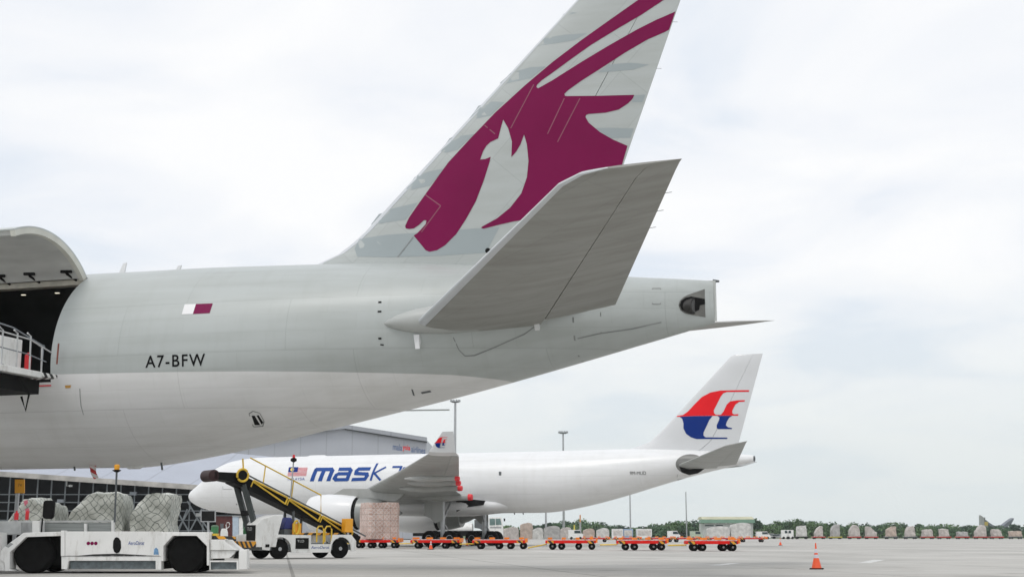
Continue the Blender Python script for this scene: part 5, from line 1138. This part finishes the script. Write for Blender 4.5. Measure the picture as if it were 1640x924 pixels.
# ------------------------------------------------------------------ big hangar and the docking bay at left
def corr(name, c, s, ax=(1, 0, 0), dark=.8):
    m = bpy.data.materials.new(name); m.use_nodes = True; t = m.node_tree; b = t.nodes['Principled BSDF']; l = t.links.new
    tc = N(t, 'ShaderNodeTexCoord'); d = N(t, 'ShaderNodeVectorMath', operation='DOT_PRODUCT'); l(tc.outputs['Object'], d.inputs[0]); d.inputs[1].default_value = ax
    f = M(t, 'LESS_THAN', M(t, 'FRACT', M(t, 'DIVIDE', d.outputs['Value'], s)), .04)
    n = N(t, 'ShaderNodeTexNoise'); n.inputs['Scale'].default_value = .15; n.inputs['Detail'].default_value = 5; l(tc.outputs['Object'], n.inputs['Vector'])
    r = N(t, 'ShaderNodeValToRGB'); l(n.outputs[0], r.inputs[0]); r.color_ramp.elements[0].position = .3; r.color_ramp.elements[1].position = .7
    r.color_ramp.elements[0].color = (*[v*.92 for v in c], 1); r.color_ramp.elements[1].color = (*c, 1)
    mx = N(t, 'ShaderNodeMixRGB'); l(f, mx.inputs[0]); l(r.outputs[0], mx.inputs[1]); mx.inputs[2].default_value = (*[v*dark for v in c], 1); l(mx.outputs[0], b.inputs['Base Color'])
    b.inputs['Roughness'].default_value = .5; return m
hangm = corr('hangar_cladding', (.44, .46, .50), 6.0); roofm = corr('roof_sheets', (.42, .45, .52), 7.0, dark=.75)
F = facing(560, depth=300)
hg = thing('hangar', 'huge pale grey hangar with a gently sloping roof rising behind both planes', 'hangar', F.loc(), F.rz)
fp(F, [(-60, 862), (-60, 770), (300, 715), (553, 684), (683, 704), (683, 862)], 0, 60, 'wall', hangm, hg)
fp(F, [(300, 711), (553, 680), (684, 700.5), (684, 707), (553, 686.5), (300, 717.5)], -1.2, -.02, 'roof_edge', corr('roof_trim', (.36, .38, .41), 9), hg)
fp(F, [(553, 686.8), (684, 707.2), (684, 709), (553, 688.6)], -.8, -.3, 'gutter', dgrey, hg)
a, c = F.xz(629, 720.5), F.xz(680, 727)
for txt, x0, x1, m_ in (('mala', 629, 644, mat('faded_blue', (.12, .17, .30), .6)), ('ysia', 644.7, 657, lred), ('airlines', 658.5, 681, MATS['faded_blue'])):
    q0, q1 = F.xz(x0, 712+(x0-629)*.13+8), F.xz(x1, 712+(x1-629)*.13+8)
    text_fit('hangar_lettering', txt, lambda u, v: Vector((u, -.03, v)), q0[0], q1[0], q0[1], q0[1]+1.5, m_, hg, step=50, rise=q1[1]-q0[1], bold=.02)
# docking bay: long low building with a dark open front and a sheet roof sloping to the eave
F = facing(150, depth=200)
db = thing('maintenance_bay', 'long low bay with a dark open front, steel racking inside and a sloping grey roof', 'building', F.loc(), F.rz)
def dq(px, py, Y=0): q = F.bp(px, py, Y); return (q.x, Y, q.z)
e0, e1 = dq(-220, 744), dq(352, 783)
ridge0, ridge1 = (e0[0]-6, 35, e0[2]+9), (e1[0]+9, 35, e1[2]+6.0)
b = MB(); b.hexa([e0, e1, ridge1, ridge0, (e0[0], 0, e0[2]+.25), (e1[0], 0, e1[2]+.25), (ridge1[0], 35, ridge1[2]+.25), (ridge0[0], 35, ridge0[2]+.25)]); b.build('roof', roofm, db)
b = MB(); b.hexa([(e0[0], -.5, e0[2]-.35), (e1[0], -.5, e1[2]-.35), (e1[0], -.01, e1[2]-.35), (e0[0], -.01, e0[2]-.35), (e0[0], -.5, e0[2]+.42), (e1[0], -.5, e1[2]+.42), (e1[0], -.01, e1[2]+.42), (e0[0], -.01, e0[2]+.42)])
b.build('fascia', mat('stained_fascia', (.40, .385, .36), .7, .3, .6), db)
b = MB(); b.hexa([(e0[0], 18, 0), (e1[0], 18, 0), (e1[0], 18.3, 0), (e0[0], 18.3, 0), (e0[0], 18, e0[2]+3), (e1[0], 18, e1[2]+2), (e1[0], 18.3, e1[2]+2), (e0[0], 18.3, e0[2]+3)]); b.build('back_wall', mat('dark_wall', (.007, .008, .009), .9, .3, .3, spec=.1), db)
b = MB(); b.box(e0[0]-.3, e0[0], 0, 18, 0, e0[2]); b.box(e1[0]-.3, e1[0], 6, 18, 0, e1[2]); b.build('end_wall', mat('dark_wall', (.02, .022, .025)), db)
b = MB(); k = 0; x = e0[0]+1
while x < e1[0]-1:
    zt = e0[2]+(e1[2]-e0[2])*(x-e0[0])/(e1[0]-e0[0])-.3; b.tube([(x, 1.2, 0), (x, 1.2, zt)], .11, 6); x += 2.15; k += 1
b.build('racking_posts', mat('racking_steel', (.16, .18, .19), .5, .3, 1), db)
b = MB()
for z in (1.6, 3.2, 4.6, 5.9, 7.1):
    t_ = max(0, min(1, (z-(e0[2]-.5))/((e1[2]-.5)-(e0[2]-.5)))) if z > e1[2]-.5 else 1
    b.box(e0[0]+1, e0[0]+1+(e1[0]-e0[0]-2)*t_, 1.0, 1.15, z, z+.13)
b.build('racking_beams', MATS['racking_steel'], db)
b = MB()
for p, q in (((300,802),(328,850)),((283,850),(306,812)),((330,802),(304,850)),((286,822),(302,850)),((318,826),(340,856)),((300,815),(286,850))):
    a, c = dq(*p, .6), dq(*q, .6); b.tube([a, c], .12, 6)
b.build('diagonal_braces', MATS['racking_steel'], db)
for i, (px, py) in enumerate([(30,812),(66,812),(98,802),(118,836),(200,800),(214,790),(320,824)]):
    a = dq(px, py, .7); b = MB(); b.box(a[0]-.5, a[0]+.5, .3, .8, a[2]-.25, a[2]+.25); b.build('stored_box', (grey, dgrey, bgrey)[i % 3], db)
a = dq(112, 776, .4); b = MB(); b.tube([(a[0]-.5, .4, a[2]+1.2), (a[0]-.5, .4, a[2]-.2), (a[0]-.1, .4, a[2]-.1)], .07, 6); b.box(a[0]-.1, a[0]+.35, .2, .6, a[2]-.3, a[2]); b.build('wall_lamp', dirty, db)
# board on a post, red wall, pale columns, bin
F = facing(333, depth=120)
t = thing('notice_board', 'black board in a grey frame on a post under the white nose', 'board', F.loc(), F.rz)
fp(F, rc(323, 818, 344, 834), -.05, .05, 'panel', black, t); fp(F, [(321.5,816.5),(345.5,816.5),(345.5,835.5),(321.5,835.5),(321.5,834),(344,834),(344,818),(323,818),(323,834),(321.5,834)], -.08, .08, 'frame', steel, t); fp(F, rc(332, 835.6, 335, 864), -.06, .06, 'post', steel, t)
F = facing(362, depth=185)
t = thing('brick_shed', 'small dark red shed behind the nose of the white freighter', 'shed', F.loc(), F.rz)
fp(F, rc(346, 826, 371, 862), 0, 6, 'wall', mat('dark_brick', (.085, .02, .018), .8, .3, 2), t); fp(F, rc(345, 824.5, 372, 826), -.2, 6.2, 'roof', dgrey, t); fp(F, rc(353, 838, 358, 858), -.05, -.002, 'door', dgrey, t)
F = facing(384, depth=180)
t = thing('site_cabin', 'pale blue and white cabin beside the dark red shed', 'cabin', F.loc(), F.rz)
fp(F, rc(372.5, 827, 382, 861), 0, 3, 'wall', mat('pale_blue_wall', (.42, .50, .58), .6, .1), t); fp(F, rc(382.2, 828, 397, 861), .1, 3, 'wall', vwhite, t); fp(F, rc(372, 825.5, 397.5, 827), -.1, 3.1, 'roof', grey, t); fp(F, rc(389, 832, 395, 846), .05, .098, 'window', mat('dark_green_glass', (.02, .07, .05), .3), t)
F = facing(343, depth=70)
t = thing('green_bin', 'dark green waste bin right behind the low white loader', 'bin', F.loc(), F.rz)
b = MB(); a, c = F.xz(338, 852), F.xz(350, 843.5); b.lathe(((a[0]+c[0])/2, 0, 0), [(0, .14), (.1, .18), (c[1]-.05, .2), (c[1], .2)], 'z', 16); b.build('body', greenp, t, smooth=True)
b = MB(); b.lathe(((a[0]+c[0])/2, 0, c[1]+.004), [(0, .21), (.05, .2), (.1, .1)], 'z', 16); b.build('lid', mat('dull_green', (.09, .17, .10), .6), t)
F = facing(356, depth=72)
t = thing('white_hose_stand', 'white curved hose stand beside the green bin', 'stand', F.loc(), F.rz)
a, c = F.xz(354, 846), F.xz(366, 852); b = MB(); b.prism([(a[0], 0), (c[0], 0), (c[0]-.05, c[1]), (c[0]-.12, a[1]), (a[0]+.05, a[1]), (a[0], c[1])], -.12, .12); b.build('stand', vwhite, t, bevel=.03)
P = [F.xz(*p) for p in ((363,846),(367,843),(368,839),(366.5,836),(363.5,836.5),(362,840),(362.5,846))]; b = MB(); b.tube([(x, 0, z) for x, z in P], .02, 8); b.build('hose', vwhite, t)

# ------------------------------------------------------------------ green roofed hall on the right
F = facing(1165, depth=400)
hh = thing('green_roof_hall', 'small pale hall with a cream and green roof at the edge of the wood', 'building', F.loc(), F.rz)
fp(F, rc(1127, 837.3, 1206, 861.5), 0, 10, 'wall', mat('hall_wall', (.55, .56, .55), .7, .1, .5), hh)
b = MB(); q = [F.xz(*p) for p in ((1121.5, 837), (1208.5, 837), (1207.5, 831.5), (1123.5, 831.5))]
b.hexa([(q[0][0], -1.2, q[0][1]), (q[1][0], -1.2, q[1][1]), (q[1][0], 5, q[0][1]+.3), (q[0][0], 5, q[0][1]+.3), (q[3][0], -.8, q[3][1]), (q[2][0], -.8, q[2][1]), (q[2][0], 5, q[2][1]), (q[3][0], 5, q[3][1])])
b.build('roof', mat('green_sheets', (.13, .24, .17), .6, .1, .5), hh)
b = MB(); z0, z1 = F.xz(1124, 831.3)[1], F.xz(1124, 826.8)[1]; b.hexa([(q[3][0], -.8, z0), (q[2][0], -.8, z0), (q[2][0], 10, z0), (q[3][0], 10, z0), (q[3][0]+.2, 2, z1), (q[2][0]-.2, 2, z1), (q[2][0]-.2, 7, z1), (q[3][0]+.2, 7, z1)])
b.build('upper_roof', mat('cream_sheets', (.50, .49, .34), .6, .15, .5), hh)
for x0, x1, y0, y1 in ((1129,1143,840,842),(1146,1158,840,842),(1191.5,1200,840,843),(1131,1136,849,852),(1192,1197,852,857),(1162,1170,848,851)): fp(F, rc(x0, y0, x1, y1), -.05, -.003, 'window', glass, hh)
# far pylon and ramp on the right
F = facing(1574, depth=520)
t = thing('grey_pylon', 'tall pale grey slab with a yellow box rising above the wood at far right', 'pylon', F.loc(), F.rz)
fp(F, [(1571,860),(1576.5,860),(1576.5,829),(1570.5,824.5)], 0, 2, 'slab', grey, t); fp(F, rc(1577, 835, 1582.5, 841), 0, 2.5, 'yellow_box', mat('dull_yellow', (.50, .38, .10), .6), t); fp(F, rc(1578, 828, 1579.3, 835), 1, 1.4, 'pole', dgrey, t); fp(F, rc(1577.5, 841.2, 1582, 860), .2, 2, 'column', grey, t)
F = facing(1600, depth=530)
t = thing('raised_ramp', 'dark curved ramp with a grey upturned end above the wood at far right', 'ramp', F.loc(), F.rz)
fp(F, [(1579,832),(1584,836),(1590,840),(1598,843),(1606,842),(1616,834),(1623.5,829),(1624,831),(1619,840),(1610,844),(1598,846),(1588,843),(1580,836)], 0, 4, 'deck', mat('ramp_grey', (.17, .19, .22), .6, .2, .3), t)
fp(F, rc(1598, 845, 1600, 860), 1, 3, 'support', grey, t); fp(F, rc(1614, 840, 1616, 860), 1, 3, 'support', grey, t)

# ------------------------------------------------------------------ trees
leafA = mat('foliage_mid', (.075, .15, .070), .8, .35, .25); leafB = mat('foliage_light', (.11, .19, .075), .8, .3, .25); leafC = mat('foliage_dark', (.045, .095, .055), .8, .3, .25)
def crown(b, c, rx, rz_, n, s):
    for _ in range(n):
        while True:
            p = Vector((random.uniform(-1, 1), random.uniform(-1, 1), random.uniform(-1, 1)))
            if .25 < p.length < 1: break
        p = p*(.75+.25*random.random())
        q = Vector((c[0]+p.x*rx, c[1]+p.y*rx*.8, c[2]+p.z*rz_))
        if q.z < .1: q.z = .1+random.random()*.5
        u = Vector((random.gauss(0, 1), random.gauss(0, 1), random.gauss(0, 1))).normalized(); v = u.orthogonal().normalized(); w_ = u.cross(v); ss = s*random.uniform(.5, 1.3)
        b.face([b.bm.verts.new(q+v*ss), b.bm.verts.new(q+w_*ss*.8), b.bm.verts.new(q-v*ss), b.bm.verts.new(q-w_*ss*.8)])
WF = facing(1240, depth=470); b = MB(); leaf = [leafA, leafB, leafC]
x = -95
while x < 165:
    for row in range(3):
        b.use(random.choice(leaf)); px_ = 820+(x+0)*0
        hh_ = (5.0+2.4*noise.noise(Vector((x*.05, row*3, 0)))+random.uniform(-.6, .6))*(1.0 if x < -25 else (1.18 if x < 12 else max(.80, 1.18-.38*(x-12)/60)))-(.9 if row == 0 else 0)
        xx = x+random.uniform(-2, 2); yy = row*7+random.uniform(-2, 2); rx = random.uniform(2.4, 4.2)
        crown(b, (xx, yy, hh_*.62), rx, hh_*.42, 330, .36); crown(b, (xx+random.uniform(-1.5, 1.5), yy-1, hh_*.25), rx*1.1, hh_*.3, 150, .40)
    x += 3.2
wd = b.build('wood', None); wd.location = WF.loc(); wd.rotation_euler[2] = WF.rz; tag(wd, 'low dense green wood along the far edge of the airfield', kind='stuff')
def tree(px, dep, h, rx, lab, lm):
    F = facing(px, depth=dep); t = thing('tree', lab, 'tree', F.loc(), F.rz)
    b = MB(); b.tube([(0, 0, 0), (.1, 0, h*.3), (-.1, 0, h*.6)], .3, 8, .12); b.tube([(.1, 0, h*.3), (rx*.5, .3, h*.6)], .14, 6, .06); b.tube([(0, 0, h*.35), (-rx*.5, -.3, h*.62)], .14, 6, .06); b.build('trunk', mat('bark', (.12, .09, .07), .9), t)
    b = MB()
    for k in range(7):
        a = random.uniform(0, 6.28); b.use(random.choice([lm, leafA])); crown(b, (math.cos(a)*rx*.5, math.sin(a)*rx*.4, h*.66+random.uniform(-.12, .16)*h), rx*.55, h*.22, 190, .42)
    b.build('crown', None, t)
tree(882, 470, 6.4, 3.6, 'round dark tree seen under the white belly, biggest of the group', leafC); tree(892, 480, 5.2, 3.4, 'lower tree overlapping the right side of the round dark tree', leafA); tree(858, 480, 4.4, 3.6, 'low tree seen left of the thin mast under the belly', leafC)
tree(915, 490, 4.4, 3.0, 'small tree beyond the yellow boom', leafA); tree(1205, 440, 6.4, 3.4, 'tree rising at the right end of the green roofed hall', leafC); tree(1090, 465, 5.4, 3.8, 'bushy tree left of the green roofed hall', leafB)

# ------------------------------------------------------------------ haze
b = MB(); b.box(-400, 400, -80, 640, -1, 45); hz_ = b.build('haze', None)
hm = bpy.data.materials.new('haze'); hm.use_nodes = True; t = hm.node_tree; t.nodes.clear(); v = N(t, 'ShaderNodeVolumePrincipled'); v.inputs['Color'].default_value = (.92, .95, .97, 1); v.inputs['Density'].default_value = .00016
o_ = N(t, 'ShaderNodeOutputMaterial'); t.links.new(v.outputs[0], o_.inputs['Volume']); hz_.data.materials.clear(); hz_.data.materials.append(hm); tag(hz_, None, kind='stuff'); hz_['label'] = 'thin pale haze over the airfield'
